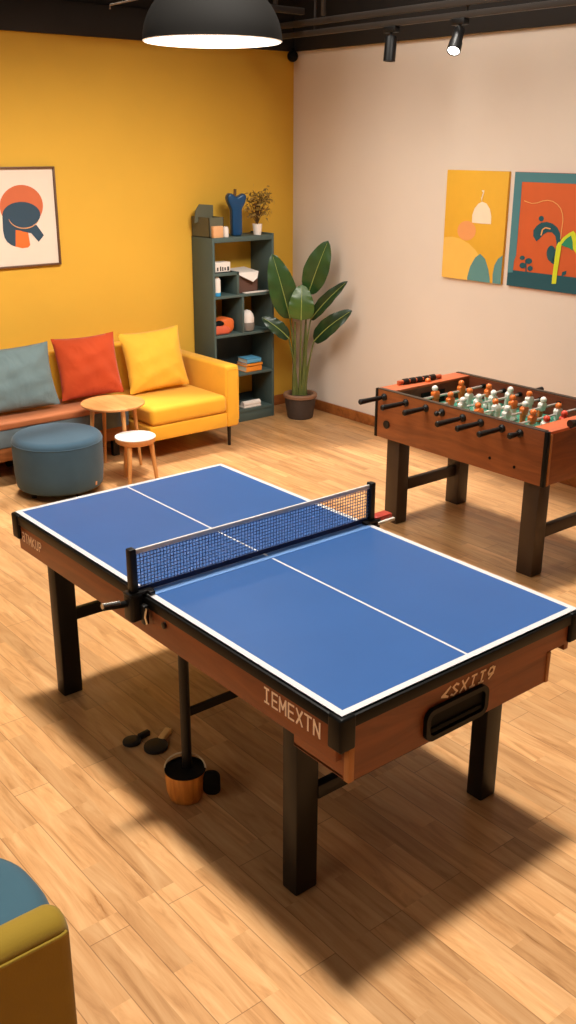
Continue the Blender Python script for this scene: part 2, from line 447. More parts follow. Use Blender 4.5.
# track spotlights
def spot(y, tip, label, lit):
    t = thing('track_spotlight', (3.4, y, 2.80), label, 'spotlight', 'track spotlights')
    MB().box(3.375, 3.425, y - .05, y + .05, 2.765, 2.80, .004).build('adapter', M['black_satin'], t)
    MB().tube([(3.4, y, 2.77), (3.4, y, 2.735)], .01, 8).build('stem', M['black_satin'], t)
    a = Vector((3.4, y, 2.745)); d = Vector(tip) - a; L = d.length; d.normalize()
    q = d.to_track_quat('Z', 'Y').to_matrix().to_4x4()
    mat = Matrix.Translation(a) @ q
    if lit:
        pr = [(.028, 0), (.034, .01), (.034, L * .5), (.039, L * .62), (.041, L), (.034, L), (.032, L - .02)]
    else:
        pr = [(.033, 0), (.038, .01), (.038, L), (.030, L), (.029, L - .02)]
    MB().lathe(pr, n=24, mat=mat, cap=True).build('lamp_head', M['black_satin'], t)
    MB().lathe([(.001, L - .012), (.034 if lit else .027, L - .012), (.034 if lit else .027, L - .003), (.001, L - .003)], n=24, mat=mat).build('lens', M['spot_glow'] if lit else M['black_matte'], t)
    return t
spot(3.36, (3.39, 3.36, 2.60), 'black track spotlight hanging straight down and unlit', False)
spot(2.79, tuple(at(453.5, 51, 0, 3.31)), 'tilted black track spotlight with bright glowing lens', True)

# pendant lamp
PL = Vector((1.52, 2.65, 2.56)); PR = 0.33
t = thing('pendant_lamp', PL, 'large black dome pendant lamp with glowing white underside', 'lamp')
out = [(PR * math.sin(a), PR * .86 * math.cos(a)) for a in [PI / 2 * (1 - k / 14) for k in range(15)]]
out = out[:-1] + [(.03, PR * .86)]
inn = [(r - .008 if r > .03 else .02, z - .004) for r, z in out]
MB().lathe(out + [(.03, PR * .86 + .05), (.01, PR * .86 + .06)], PL, 64, cap=False).build('lamp_shade', M['lamp_out'], t)
MB().lathe([(PR, 0)] + inn, PL, 64, cap=False).build('lamp_liner', M['lamp_in'], t)
MB().lathe([(.001, .028), (PR - .03, .028), (PR - .03, .034), (.001, .034)], PL, 64).build('diffuser', M['lamp_glow'], t)
MB().tube([PL + Vector((0, 0, PR * .86 + .05)), (PL.x, PL.y, CZ)], .008, 8).build('lamp_cord', M['black_matte'], t)

# ------------------------------------------------------------------ table tennis table
W, L, H = 0.988, 1.9, 0.76
t = thing('table_tennis_table', (W / 2, L / 2, 0), 'table tennis table with blue top, white lines and brown wooden frame', 'table')
B = MB()
xs = [0, .021, W / 2 - .004, W / 2 + .004, W - .021, W]; ys = [0, .021, L - .021, L]
B.box(0.0, W, 0, L, .742, H - .0006, mi=0)
for i in range(5):
    for j in range(3):
        blue = j == 1 and i in (1, 3)
        B.poly([(xs[i], ys[j], H), (xs[i + 1], ys[j], H), (xs[i + 1], ys[j + 1], H), (xs[i], ys[j + 1], H)], 0 if blue else 1)
for x in (0, W):
    B.poly([(x, 0, .752), (x, L, .752), (x, L, H), (x, 0, H)], 1)
for y in (0, L):
    B.poly([(0, y, .752), (W, y, .752), (W, y, H), (0, y, H)], 1)
B.build('tabletop', [M['blue_top'], M['white_line']], t, smooth=False)
MB().box(.02, W - .02, .905, .929, H - .001, H + .0015).build('pale_strip', M['pale_blue'], t)  # thin pale blue strip across the tabletop beside the net
e = .009
B = MB()
B.box(-e, .012, -e, L + e, .717, .753, .004); B.box(W - .012, W + e, -e, L + e, .717, .753, .004)
B.box(-e, W + e, -e, .012, .717, .753, .004); B.box(-e, W + e, L - .012, L + e, .717, .753, .004)
B.build('edge_trim', M['black_trim'], t)
for sx in (0, 1):
    for sy in (0, 1):
        x0 = -e - .004 if sx == 0 else W - .042; x1 = .042 if sx == 0 else W + e + .004
        y0 = -e - .004 if sy == 0 else L - .042; y1 = .042 if sy == 0 else L + e + .004
        MB().box(x0, x1, y0, y1, .655, .756, .008, 3).build('corner_bracket', M['black_trim'], t)
        # screw dots
MB().box(0, .022, .02, L - .02, .612, .712, .002).build('side_rail', M['pp_wood_y'], t)
MB().box(W - .022, W, .02, L - .02, .612, .712, .002).build('side_rail', M['pp_wood_y'], t)
BX1, ZB = .862, .548
end = [(.03, .712), (.03, ZB), (BX1, ZB), (BX1, .652), (W, .652), (W, .712)]
MB().prism([(0.02, .712), (.02, .652), (.03, .652), (.03, ZB), (BX1, ZB), (BX1, .652), (W - .02, .652), (W - .02, .712)],
           lambda u, v: Vector((u, 0.0, v)), (0, .022, 0)).build('end_panel', M['pp_wood_x'], t)
MB().prism([(0.02, .712), (.02, .64), (W - .02, .64), (W - .02, .712)],
           lambda u, v: Vector((u, L - .022, v)), (0, .022, 0)).build('end_panel', M['pp_wood_x'], t)
MB().box(.03, .05, .022, .225, ZB, .70, .002).build('box_side', M['pp_wood_y'], t)
MB().box(BX1 - .02, BX1, .022, .225, ZB, .70, .002).build('box_side', M['pp_wood_y'], t)
MB().box(.03, BX1, .022, .225, ZB - .002, ZB + .01, .002).build('box_bottom', M['pp_wood_x'], t)
MB().box(.026, .046, -.004, .016, ZB, .652, .002).build('edge_strip', M['edge_wood'], t)
MB().box(BX1 - .012, BX1 + .004, -.004, .016, ZB, .652, .002).build('edge_strip', M['edge_wood'], t)
MB().box(.04, W - .04, 1.775, 1.80, .585, .712, .002).build('cross_beam', M['pp_wood_x'], t)
# handle pocket
def rrect(u0, u1, v0, v1, r, n=6):
    pts = []
    for cx, cy, a0 in ((u1 - r, v1 - r, 0), (u0 + r, v1 - r, 90), (u0 + r, v0 + r, 180), (u1 - r, v0 + r, 270)):
        for k in range(n + 1):
            a = R(a0 + 90 * k / n); pts.append((cx + r * math.cos(a), cy + r * math.sin(a)))
    return pts
B = MB()
o_ = rrect(.306, .566, .556, .656, .03); i_ = rrect(.322, .550, .572, .640, .018)
ring = []
fr = [Vector((u, -.014, v)) for u, v in o_]; fi = [Vector((u, -.014, v)) for u, v in i_]
bo = [Vector((u, 0.0, v)) for u, v in o_]; bi = [Vector((u, -.003, v)) for u, v in i_]
n = len(o_)
for k in range(n):
    k2 = (k + 1) % n
    B.poly([fr[k], fr[k2], fi[k2], fi[k]]); B.poly([bo[k], bo[k2], fr[k2], fr[k]]); B.poly([fi[k], fi[k2], bi[k2], bi[k]])
pk = B.build('handle_pocket', M['black_trim'], t)
B = MB(); B.poly([Vector((u, -.004, v)) for u, v in i_]); B.box(.330, .542, -.010, -.003, .580, .594, .002)
B.build('pocket_shade_plate', M['black_matte'], pk)  # shallow black plate and ledge, colour stands in for a deep pocket's shade
# legs
LX = ((.052, .136), (W - .152, W - .076)); LY = ((.236, .302), (1.706, 1.768))
LR = ((.192, .258), (1.706, 1.768))
for x0, x1 in LX:
    for y0, y1 in (LY if x0 < .5 else LR):
        lg = MB().box(x0, x1, y0, y1, 0.0, .70, .006, 2).build('leg', M['black_satin'], t)
for ym in (.247, 1.737):
    MB().box(LX[0][1] - .004, LX[1][0] + .004, ym - .015, ym + .015, .315, .360, .003).build('leg_brace', M['black_satin'], t)
# leg caps seen as dark ovals on the outside of the legs
for x0, x1 in LX:
    for y0, y1 in (LY if x0 < .5 else LR):
        xo = x0 - .004 if x0 < .5 else x1 + .004
        B = MB().lathe([(.001, 0), (.016, 0), (.016, .006), (.001, .006)], n=20,
                       mat=Matrix.Translation((xo, (y0 + y1) / 2, .595)) @ Matrix.Rotation(R(90), 4, 'Y') @ Matrix.Translation((0, 0, -.003)))
        B.build('leg_bolt', M['black_matte'], t)
MB().lathe([(.001, 0), (.011, 0), (.011, .008), (.001, .01)], n=16, mat=Matrix.Translation((0, .824, .69)) @ Matrix.Rotation(R(-90), 4, 'Y')).build('rail_bolt', M['dark_leg'], t)
# centre posts
for x in (.085, W - .085):
    MB().tube([(x, .86, .08 if x < .5 else 0.0), (x, .86, .705)], .0175, 16).build('centre_post', M['black_satin'], t)
MB().box(.095, W - .095, .853, .867, .305, .335, .002).build('centre_brace', M['black_satin'], t)
# strokes lettering
GL = {'I': [[(.5, 0), (.5, 1)], [(.2, 0), (.8, 0)], [(.2, 1), (.8, 1)]],
      'E': [[(.9, 0), (.15, 0), (.15, 1), (.9, 1)], [(.15, .5), (.8, .5)]],
      'N': [[(.1, 0), (.1, 1), (.9, 0), (.9, 1)]],
      'M': [[(.05, 0), (.05, 1), (.5, .3), (.95, 1), (.95, 0)]],
      'X': [[(.1, 0), (.9, 1)], [(.1, 1), (.9, 0)]],
      'K': [[(.12, 0), (.12, 1)], [(.9, 1), (.15, .5), (.9, 0)]],
      'T': [[(.5, 0), (.5, 1)], [(.05, 1), (.95, 1)]],
      'H': [[(.1, 0), (.1, 1)], [(.9, 0), (.9, 1)], [(.1, .5), (.9, .5)]],
      'e': [[(.15, .5), (.85, .5), (.85, .8), (.6, 1), (.35, 1), (.12, .75), (.12, .25), (.4, 0), (.85, .1)]],
      'G': [[(.85, .75), (.6, 1), (.3, .95), (.12, .6), (.3, .35), (.8, .45), (.9, .9), (.85, .35), (.4, 0)]],
      'a': [[(.15, .9), (.6, 1), (.85, .75), (.85, 0), (.3, 0), (.12, .25), (.3, .5), (.85, .5)]],
      'U': [[(.12, 1), (.12, .15), (.3, 0), (.7, 0), (.88, .15), (.88, 1)]],
      'P': [[(.12, 0), (.12, 1), (.7, 1), (.88, .8), (.7, .5), (.12, .5)]],
      's': [[(.85, .85), (.5, 1), (.15, .8), (.5, .5), (.85, .25), (.5, 0), (.1, .15)]],
      '<': [[(.95, .95), (.05, .35), (.9, .1), (.3, .4), (.95, .95)]]}
def letters(text, org, u, v, w, h, gap, th, nrm):
    B = MB(); lift = .0010; org = Vector(org); u = Vector(u); v = Vector(v); nrm = Vector(nrm)
    for i, ch in enumerate(text):
        for ln in GL[ch]:
            for (a, b), (c, d) in zip(ln, ln[1:]):
                p = org + u * (i * (w + gap) + a * w) + v * (b * h); q = org + u * (i * (w + gap) + c * w) + v * (d * h)
                if (q - p).length < 1e-5: continue
                dr = (q - p).normalized(); sd = nrm.cross(dr) * th / 2
                p = p - dr * th * .4; q = q + dr * th * .4
                f = [p - sd, q - sd, q + sd, p + sd]
                lift += .00006
                B.poly([k + nrm * lift for k in f])
    return B
letters('IEMEXTN', (0, .320, .656), (0, -1, 0), (0, -.0, 1), .029, .044, .0065, .0066, (-1, 0, 0)).build('lettering', M['letter'], t, smooth=False)['label'] = 'pale block lettering on the side rail'
letters('aTMKUP', (0, 1.85, .655), (0, -1, 0), (0, 0, 1), .023, .036, .006, .0055, (-1, 0, 0)).build('lettering', M['letter'], t, smooth=False)['label'] = 'pale lettering near the far left corner'
letters('<sXIIG', (.370, -.0005, .664), (1, 0, 0), (.25, 0, .97), .031, .034, .007, .0068, (0, -1, 0)).build('lettering', M['letter'], t, smooth=False)['label'] = 'pale slanted lettering above the handle pocket'

# ------------------------------------------------------------------ net
t = thing('table_tennis_net', (W / 2, .95, H), 'blue table tennis net with white top tape clamped across the table', 'net')
B = MB(); NX0, NX1, NZ0, NZ1 = -.03, 1.0, .778, .898
nx = int((NX1 - NX0) / .0125)
for i in range(nx + 1):
    x = NX0 + (NX1 - NX0) * i / nx
    B.box(x - .0012, x + .0012, .9495, .9505, NZ0, NZ1)
nz = 10
for k in range(nz):
    z = NZ0 + (NZ1 - NZ0) * (k + .5) / nz
    B.box(NX0, NX1, .949, .9498, z - .0012, z + .0012)
B.build('net_mesh', M['net'], t, smooth=False)
MB().box(NX0 - .01, NX1, .9455, .9545, .896, .912, .002).build('net_tape', M['net_tape'], t)
MB().box(NX0, NX1, .9475, .9525, .7625, .780, .001).build('bottom_band', M['net_band'], t)
for sx in (-1, 1):
    xp = -.036 if sx < 0 else 1.004
    MB().box(xp - .012, xp + .012, .936, .964, .742, .919, .004).build('post', M['black_satin'], t)
    xa, xb = (-.062, .028) if sx < 0 else (W - .028, W + .05)
    cl = MB().box(xa, xb, .925, .972, .7615, .772, .003).box(min(xa, xb) if sx < 0 else W + .012, -.012 if sx < 0 else xb, .922, .975, .672, .772, .012, 3).build('clamp', M['black_satin'], t)
    if sx < 0:
        MB().box(-.03, -.011, .898, .922, .668, .735, .004).box(.0, .02, .905, .922, .7615, .774, .003).build('clamp_hook', M['black_satin'], cl)
        MB().tube([(-.024, .893, .73), (-.03, .893, .70), (-.024, .893, .675)], .004, 8).build('clamp_spring', M['chrome'], cl)
MB().tube([(-.055, .955, .732), (-.075, .955, .735), (-.142, .955, .745)], [.011, .0115, .0115], 14).build('tightening_knob', M['black_satin'], t)
MB().tube([(-.085, .9545, .742), (-.146, .9545, .7505)], [.0095, .0095], 14).build('knob_cap', M['chrome'], t)['label'] = 'bright metal end of the knob'
lv = MB().box(1.018, 1.105, .93, .975, .752, .778, .004).build('clamp_lever', M['red'], t); lv['label'] = 'red lever on the right-hand clamp'
MB().box(1.02, 1.108, .918, .930, .750, .762, .003).build('lever_edge', M['white_pl'], lv)

# ------------------------------------------------------------------ ball bucket and bats under the table
bc = Vector((.070, .850, 0))
t = thing('wooden_bucket', bc, 'small wooden bucket with black lining under the table tennis table', 'bucket')
MB().lathe([(.044, 0), (.055, .004), (.065, .035), (.069, .085), (.0695, .113), (.065, .113), (.057, .02), (.001, .014)], bc, 36).build('bucket_body', M['tan_wood'], t)
MB().lathe([(.0655, .112), (.0705, .1135), (.070, .117), (.064, .117), (.0565, .03), (.001, .022)], bc, 36).build('bucket_liner', M['black_matte'], t)
B = MB()
pts = []
for k in range(17):
    a = PI * k / 16
    pts.append(bc + Vector((.070 * math.cos(a) * .78, -.070 * math.cos(a) * .62, .116 + .0))+ Vector((.03 * math.sin(a), .045 * math.sin(a), .026 * math.sin(a))))
B.tube(pts, .003, 8); B.build('bucket_handle', M['wire'], t)
pc = bc + Vector((.064, -.064, .072))
B = MB().prism(rrect(-.03, .03, -.045, .045, .024), lambda u, v: pc + Vector((u * .77, -u * .63, v)) + Vector((.0, -.0, 0)), Vector((-.5, -.7, 0)).normalized() * .022, bev=.005)
o = B.build('ball_pouch', M['black_matte']); recenter(o, (pc.x, pc.y, .02)); tag(o, 'black rounded pouch hanging on the rim of the wooden bucket', 'pouch')

def BA(x0, y0, x1, y1):
    d = at(x1, y1, 2, 0) - at(x0, y0, 2, 0)
    return math.atan2(d.y, d.x) + PI / 2
def bat(c, ang, label, handle_mat, k=1.0):
    c = Vector(c)
    t = thing('table_tennis_bat', c, label, 'bat', 'bats on the floor under the table')
    m4 = Matrix.Translation(c) @ Matrix.Rotation(ang, 4, 'Z') @ Matrix.Diagonal((k, k, 1, 1))
    pts = [(.052 * math.cos(a), .058 * math.sin(a)) for a in [2 * PI * k / 28 for k in range(28)]]
    MB().prism(pts, lambda u, v: m4 @ Vector((u, v, .002)), (0, 0, .012), bev=.002).build('blade', M['blade'], t)
    MB().prism([(-.014, -.05), (.014, -.05), (.016, -.13), (-.016, -.13)], lambda u, v: m4 @ Vector((u, v, 0)), (0, 0, .022), bev=.004).build('handle', handle_mat, t)
    return t
bat(tuple(at(156, 748, 2, 0.0)), BA(156, 748, 165, 737), 'black table tennis bat with pale tan handle lying under the table', M['tan_handle'], .85)
bat(tuple(at(132, 743, 2, 0.0)), BA(132, 743, 148, 735), 'all-black table tennis bat lying under the table beside the tan-handled one', M['blade'], .62)

# ------------------------------------------------------------------ foosball table
FX0, FX1, FY0, FY1, FZ0, FZ1 = 2.45, 3.15, 1.217, 2.415, .515, .795
t = thing('foosball_table', ((FX0 + FX1) / 2, (FY0 + FY1) / 2, 0), 'brown wooden foosball table standing near the white wall', 'table')
th = .028
MB().box(FX0, FX0 + th, FY0 + .012, FY1 - .012, FZ0, FZ1, .003).build('side_panel', M['foos_y'], t)
MB().box(FX1 - th, FX1, FY0 + .012, FY1 - .012, FZ0, FZ1, .003).build('side_panel', M['foos_y'], t)
MB().box(FX0 + .012, FX1 - .012, FY0, FY0 + th, FZ0, FZ1 - .012, .003).build('end_panel', M['foos_x'], t)
MB().box(FX0 + .012, FX1 - .012, FY1 - th, FY1, FZ0, FZ1 - .012, .003).build('end_panel', M['foos_x'], t)
for x in (FX0 - .003, FX1 - .021):
    for y in (FY0 - .003, FY1 - .019):
        MB().box(x, x + .024, y, y + .022, FZ0 - .002, FZ1 + .003, .004).build('corner_post', M['black_trim'], t)
for y in (FY0 - .004, ):
    MB().box(FX0 + .022, FX0 + .04, y, y + .012, FZ0, FZ1 - .012, .002).build('edge_strip', M['edge_wood'], t)
for x in (FX0, FX1 - th):
    MB().box(x - .002, x + th + .002, FY0 + .018, FY1 - .018, FZ1, FZ1 + .005, .002).build('rim_strip', M['foos_leg'], t)
MB().box(FX0 + th, FX1 - th, FY0, FY0 + .115, FZ1 - .014, FZ1 + .001, .002).build('end_deck', M['foos_deck'], t)
MB().box(FX0 + th, FX1 - th, FY1 - .115, FY1, FZ1 - .014, FZ1 + .001, .002).build('end_deck', M['foos_deck'], t)
PZ = .675
B = MB().box(FX0 + th, FX1 - th, FY0 + th, FY1 - th, PZ - .02, PZ)
xm, ym = (FX0 + FX1) / 2, (FY0 + FY1) / 2
B.box(FX0 + th, FX1 - th, ym - .003, ym + .003, PZ, PZ + .001, mi=1)
for k in range(28):
    a, b2 = 2 * PI * k / 28, 2 * PI * (k + 1) / 28
    B.poly([(xm + r * math.cos(q), ym + r * math.sin(q), PZ + .001) for r, q in ((.08, a), (.086, a), (.086, b2), (.08, b2))], 1)
for s in (-1, 1):
    yy = ym + s * .44; B.box(xm - .14, xm + .14, yy - .003, yy + .003, PZ, PZ + .001, mi=1)
B.build('pitch', [M['green'], M['white_line']], t, smooth=False)
for s, y in ((-1, FY0 + .116), (1, FY1 - .116)):
    MB().box(FX0 + th, FX1 - th, min(y, y + s * .004), max(y, y + s * .004), PZ, FZ1 - .014).build('goal_wall', M['foos_in'], t)
    MB().box(xm - .1, xm + .1, min(y - s * .002, y - s * .006), max(y - s * .002, y - s * .006), PZ, PZ + .075, .001).build('goal_mouth', M['black_matte'], t)
for x in (FX0 + th, FX1 - th):
    MB().box(x - .003 if x > 2.8 else x, x if x > 2.8 else x + .003, FY0 + .11, FY1 - .11, PZ, FZ1 - .004).build('inner_lining', M['foos_in'], t)
# rods
def player(x, y, z, ang, body, legs, head, parent):
    B = MB()
    B.box(-.012, .012, -.010, .016, -.078, -.058, .004, 2, 1)
    B.prism([(-.010, -.06), (.010, -.06), (.016, -.012), (-.016, -.012)], lambda u, v: Vector((u, -.006, v)), (0, .014, 0), mi=1, bev=.003)
    B.prism([(-.015, -.016), (.015, -.016), (.021, .02), (.012, .030), (-.012, .030), (-.021, .02)], lambda u, v: Vector((u, -.012, v)), (0, .024, 0), mi=0, bev=.004)
    B.sphere((0, 0, .043), .0145, 2, 14, (1, 1, 1.15))
    B.bm.transform(Matrix.Translation((x, y, z)) @ Matrix.Rotation(ang, 4, 'X') @ Matrix.Diagonal((1.25, 1.25, 1.05, 1)))
    return B.build('player', [body, legs, head], parent)
RZ = .757
O, WH, RD, BK = M['orange_pl'], M['white_pl'], M['redorange_pl'], M['black_satin']
rods = [  # y, handle length toward the camera, player x fractions, colours, tilt, handle on far side
    (2.345, .155, (.5,), (WH, WH, O), 8, 0), (2.175, .15, (.33, .67), (O, O, WH), -6, 0), (2.023, .135, (.26, .5, .76), (O, WH, O), 4, 0),
    (1.905, .0, (.2, .4, .6, .82), (WH, WH, WH), 12, 1), (1.758, .165, (.16, .38, .60, .82), (O, WH, O), -10, 0), (1.635, .15, (.27, .5, .74), (WH, O, WH), 8, 0),
    (1.496, .145, (.33, .67), (O, WH, O), 0, 0), (1.382, .05, (.5, .26), (RD, WH, RD), 6, 0)]
for y, hl, fx, (cb, cl_, ch), tilt, far in rods:
    xa = FX0 - (.04 if far else .05); xb = FX1 + (.17 if far else .06)
    rod = MB().tube([(xa, y, RZ), (xb, y, RZ)], .0065, 10).build('rod', M['rod_metal'], t)
    for x, d in ((FX0, -1), (FX1, 1)):
        MB().lathe([(.001, -.004), (.021, -.004), (.021, .008), (.013, .018), (.001, .018)], n=20,
                   mat=Matrix.Translation((x, y, RZ)) @ Matrix.Rotation(R(90 * d), 4, 'Y')).build('bushing', M['black_satin'], rod)
    if hl > 0:
        x1 = FX0 - .022; x2 = FX0 - .04 - hl
        MB().tube([(x1, y, RZ), (x1 - .012, y, RZ), (x1 - .02, y, RZ), (x2 + .03, y, RZ), (x2 + .006, y, RZ), (x2, y, RZ)],
                  [.009, .0125, .0125, .015, .0165, .011], 14).build('handle', M['black_satin'], rod)
        MB().sphere((FX1 + .062, y, RZ), .014, 0, 12).build('rod_cap', M['black_satin'], rod)
    else:
        MB().sphere((xa - .004, y, RZ), .015, 0, 12).build('rod_cap', M['black_satin'], rod)
        MB().tube([(FX1 + .03, y, RZ), (FX1 + .16, y, RZ)], [.0125, .016], 14).build('handle', M['black_satin'], rod)
    w0, w1 = FX0 + th, FX1 - th
    for k, f in enumerate(fx):
        player(w0 + (w1 - w0) * f, y, RZ, R(tilt + random.uniform(-6, 6)), cb if k % 2 == 0 else cl_, cl_, ch if k % 2 == 0 else cb, rod)
    for xx in (w0 + .02, w1 - .02):
        MB().tube([(xx - .012, y, RZ), (xx + .012, y, RZ)], .013, 12).build('rod_bumper', M['black_matte'], rod)
# score counter on the far deck
sc = MB().tube([(2.60, 2.385, .812), (2.92, 2.355, .812)], .012, 14).box(2.905, 2.925, 2.346, 2.366, .79, .822, .003).box(2.595, 2.615, 2.375, 2.395, .79, .822, .003).build('score_rod', M['foos_deck'], t)
for k in range(5):
    f = .16 + k * .16
    x = 2.60 + .32 * f; y = 2.385 - .03 * f
    MB().tube([(x - .021, y + .002, .812), (x - .017, y + .0015, .812), (x + .017, y - .0015, .812), (x + .021, y - .002, .812)], [.011, .0175, .0175, .011], 14).build('score_bead', M['black_satin'], sc)
MB().tube([(2.62, 1.215, .81), (2.7, 1.20, .815)], [.022, .014], 12).build('score_knob', M['black_satin'], t)
# side holes and badge
for y, z in ((1.40, .575), (1.56, .585), (1.3, .0)):
    if z > 0: MB().lathe([(.001, 0), (.008, 0), (.008, .003), (.001, .004)], n=14, mat=Matrix.Translation((FX0, y, z)) @ Matrix.Rotation(R(-90), 4, 'Y')).build('side_bolt', M['black_matte'], t)
MB().lathe([(.001, 0), (.024, 0), (.024, .005), (.018, .006), (.001, .003)], n=24, mat=Matrix.Translation((FX0, 2.32, .60)) @ Matrix.Rotation(R(-90), 4, 'Y')).build('ball_return', M['black_satin'], t)
# legs
def taper_leg(x, y, w, d, ztop):
    B = MB()
    return B.box(x, x + w, y, y + d, 0, ztop, .006, 2)
FLX = (FX0 + .034, FX1 - .13); FLY = (FY0 + .043, FY1 - .17)
for x in FLX:
    for y in FLY:
        taper_leg(x, y, .09, .10, FZ0 + .05).build('leg', M['foos_leg'], t)
for y in FLY:
    MB().box(FLX[0] + .08, FLX[1] + .005, y + .03, y + .065, .185, .25, .004).build('leg_brace', M['foos_leg'], t)
MB().box(FX0 + th, FX1 - th, FY0 + th, FY1 - th, FZ0 + .005, FZ0 + .02).build('bottom_board', M['foos_leg'], t)

# ------------------------------------------------------------------ sofa
SY0, SY1 = 4.15, 4.90
t = thing('sofa', (1.6, 4.5, 0), 'yellow sofa along the yellow wall whose left seat is a brown leather bench', 'sofa')
MB().box(2.64, 2.757, SY0, SY1, .15, .605, .022, 4).build('armrest', M['sofa'], t)
MB().box(1.985, 2.645, SY0, SY1 - .1, .155, .262, .012, 3).build('seat_base', M['sofa'], t)
MB().box(1.995, 2.643, SY0 - .012, 4.78, .264, .395, .036, 5).build('seat_cushion', M['sofa'], t)
MB().box(.35, 2.60, 4.77, SY1, .16, .735, .03, 4).build('backrest', M['sofa'], t)
MB().box(.35, 1.975, 4.395, 4.775, .352, .402, .014, 3).build('bench_cushion', M['bench_top'], t)['label'] = 'brown leather top of the left seat'
MB().box(.352, 1.973, 4.405, 4.775, .228, .358, .012, 3).build('bench_base', M['bench_side'], t)['label'] = 'grey denim-like side of the left seat'
MB().box(.36, 1.97, 4.415, 4.78, .138, .232, .005, 2).build('bench_plinth', M['plinth_wood'], t)['label'] = 'wooden plinth under the left seat'
for x, y in ((2.69, 4.195), (2.69, 4.85), (2.03, 4.2), (2.03, 4.85)):
    MB().tube([(x, y, 0), (x, y, .16)], [.011, .015], 12).build('leg', M['dark_leg'], t)
for x in (.45, 1.2, 1.9):
    for y in (4.5, 4.74):
        MB().box(x - .025, x + .025, y - .02, y + .02, 0, .135, .003).build('leg', M['dark_leg'], t)
# seams on the arm front
MB().tube([(2.652, SY0 - .001, .20), (2.652, SY0 - .001, .575), (2.745, SY0 - .001, .575), (2.745, SY0 - .001, .20)], .0035, 6).build('arm_seam', M['sofa'], t)

def pillow(name, c, w, h, th, tilt, roll, yaw, mat, label, seed):
    rnd = random.Random(seed)
    ph = [rnd.uniform(0, 6) for _ in range(8)]
    n = 28
    m4 = Matrix.Translation(c) @ Matrix.Rotation(yaw, 4, 'Z') @ Matrix.Rotation(tilt, 4, 'X') @ Matrix.Rotation(roll, 4, 'Y')
    def pt(i, j, s):
        u, v = 2 * i / n - 1, 2 * j / n - 1
        # edges bow inward, corners stay pointed
        du = 1 - .07 * (1 - v * v); dv = 1 - .07 * (1 - u * u)
        f = max(0, (1 - abs(u) ** 2.4)) ** .55 * max(0, (1 - abs(v) ** 2.4)) ** .55
        wr = .05 * math.sin(9 * u + 5 * v + ph[0]) * f + .04 * math.sin(3 * u - 11 * v + ph[1]) * f
        # folds fanning out from lower corners
        for k, (cu, cv) in enumerate(((-1, -1), (1, -1), (-1, 1), (1, 1))):
            dd = math.hypot(u - cu, v - cv); a = math.atan2(v - cv, u - cu)
            wr += (.09 if cv < 0 else .05) * math.sin(9 * a + ph[2 + k]) * math.exp(-dd * 1.4) * min(1, 4 * f)
        sag = -.04 * (1 - v) * (1 - u * u) * .5
        return m4 @ Vector((u * du * w / 2, s * th / 2 * (f + wr), (v * dv + sag) * h / 2))
    B = MB()
    for s in (-1, 1):
        B.grid([[pt(i, j, s) for i in range(n + 1)] for j in range(n + 1)])
    bmesh.ops.remove_doubles(B.bm, verts=B.bm.verts[:], dist=.0004)
    bmesh.ops.recalc_face_normals(B.bm, faces=B.bm.faces[:])
    o = B.build(name, mat, angle=80); recenter(o, (c[0], c[1], c[2] - h / 2))
    tag(o, label, 'pillow', 'throw pillows on the sofa'); return o
pillow('throw_pillow', (1.235, 4.60, .635), .55, .43, .15, R(-17), R(-1), R(-4), M['grey_pillow'], 'grey-blue throw pillow, the leftmost on the sofa', 1)
pillow('throw_pillow', (1.785, 4.61, .645), .465, .43, .15, R(-16), R(-1), R(-6), M['rust_pillow'], 'rust red throw pillow in the middle of the sofa', 2)
pillow('throw_pillow', (2.32, 4.60, .625), .50, .44, .16, R(-16), R(-2), R(-3), M['sofa_pillow'], 'yellow throw pillow beside the sofa armrest', 3)

# ------------------------------------------------------------------ pouf, side table, stool
pc = Vector((1.232, 4.04, 0))
t = thing('pouf', pc, 'round slate blue pouf in front of the sofa', 'pouf')
pr = [(.001, .045), (.24, .045), (.262, .05), (.272, .065), (.28, .15), (.283, .25), (.283, .342)]
pr += [(.283 - .04 * (1 - math.cos(a)), .342 + .042 * math.sin(a)) for a in [R(q) for q in (18, 36, 54, 72, 90)]]
pr += [(.16, .391), (.07, .395), (.001, .396)]
MB().lathe(pr, pc, 64).build('cushion_body', M['pouf'], t, angle=60)
B = MB()
for k in range(64 + 1): pass
B.tube([pc + Vector((.2835 * math.cos(2 * PI * k / 64), .2835 * math.sin(2 * PI * k / 64), .344)) for k in range(65)], .003, 6, cap=False).build('piping', M['pouf'], t)
for a in (187, 277, 7, 97):
    q = pc + Vector((.20 * math.cos(R(a)), .20 * math.sin(R(a)), 0))
    MB().tube([q, q + Vector((0, 0, .05))], [.016, .02], 12).build('foot', M['dark_leg'], t)
q = at(99, 486, 2, .06)
MB().box(-.008, .008, -.002, .002, -.012, .012, .001, mat=Matrix.Translation(pc + Vector((.2735 * math.cos(R(-62)), .2735 * math.sin(R(-62)), .085))) @ Matrix.Rotation(R(28), 4, 'Z')).build('brand_tag', M['tan_box'], t)

tc_ = Vector((1.735, 4.20, 0))
t = thing('side_table', tc_, 'round oak side table between the pouf and the yellow seat', 'table')
MB().lathe([(.001, .452), (.195, .452), (.212, .462), (.214, .470), (.210, .474), (.001, .474)], tc_, 56).build('tabletop', M['oak_x'], t)
for a in (175, 265, 355, 85):
    dx, dy = math.cos(R(a)), math.sin(R(a))
    MB().tube([tc_ + Vector((dx * .185, dy * .185, 0)), tc_ + Vector((dx * .15, dy * .15, .455))], [.010, .015], 12).build('leg', M['oak_z'], t)

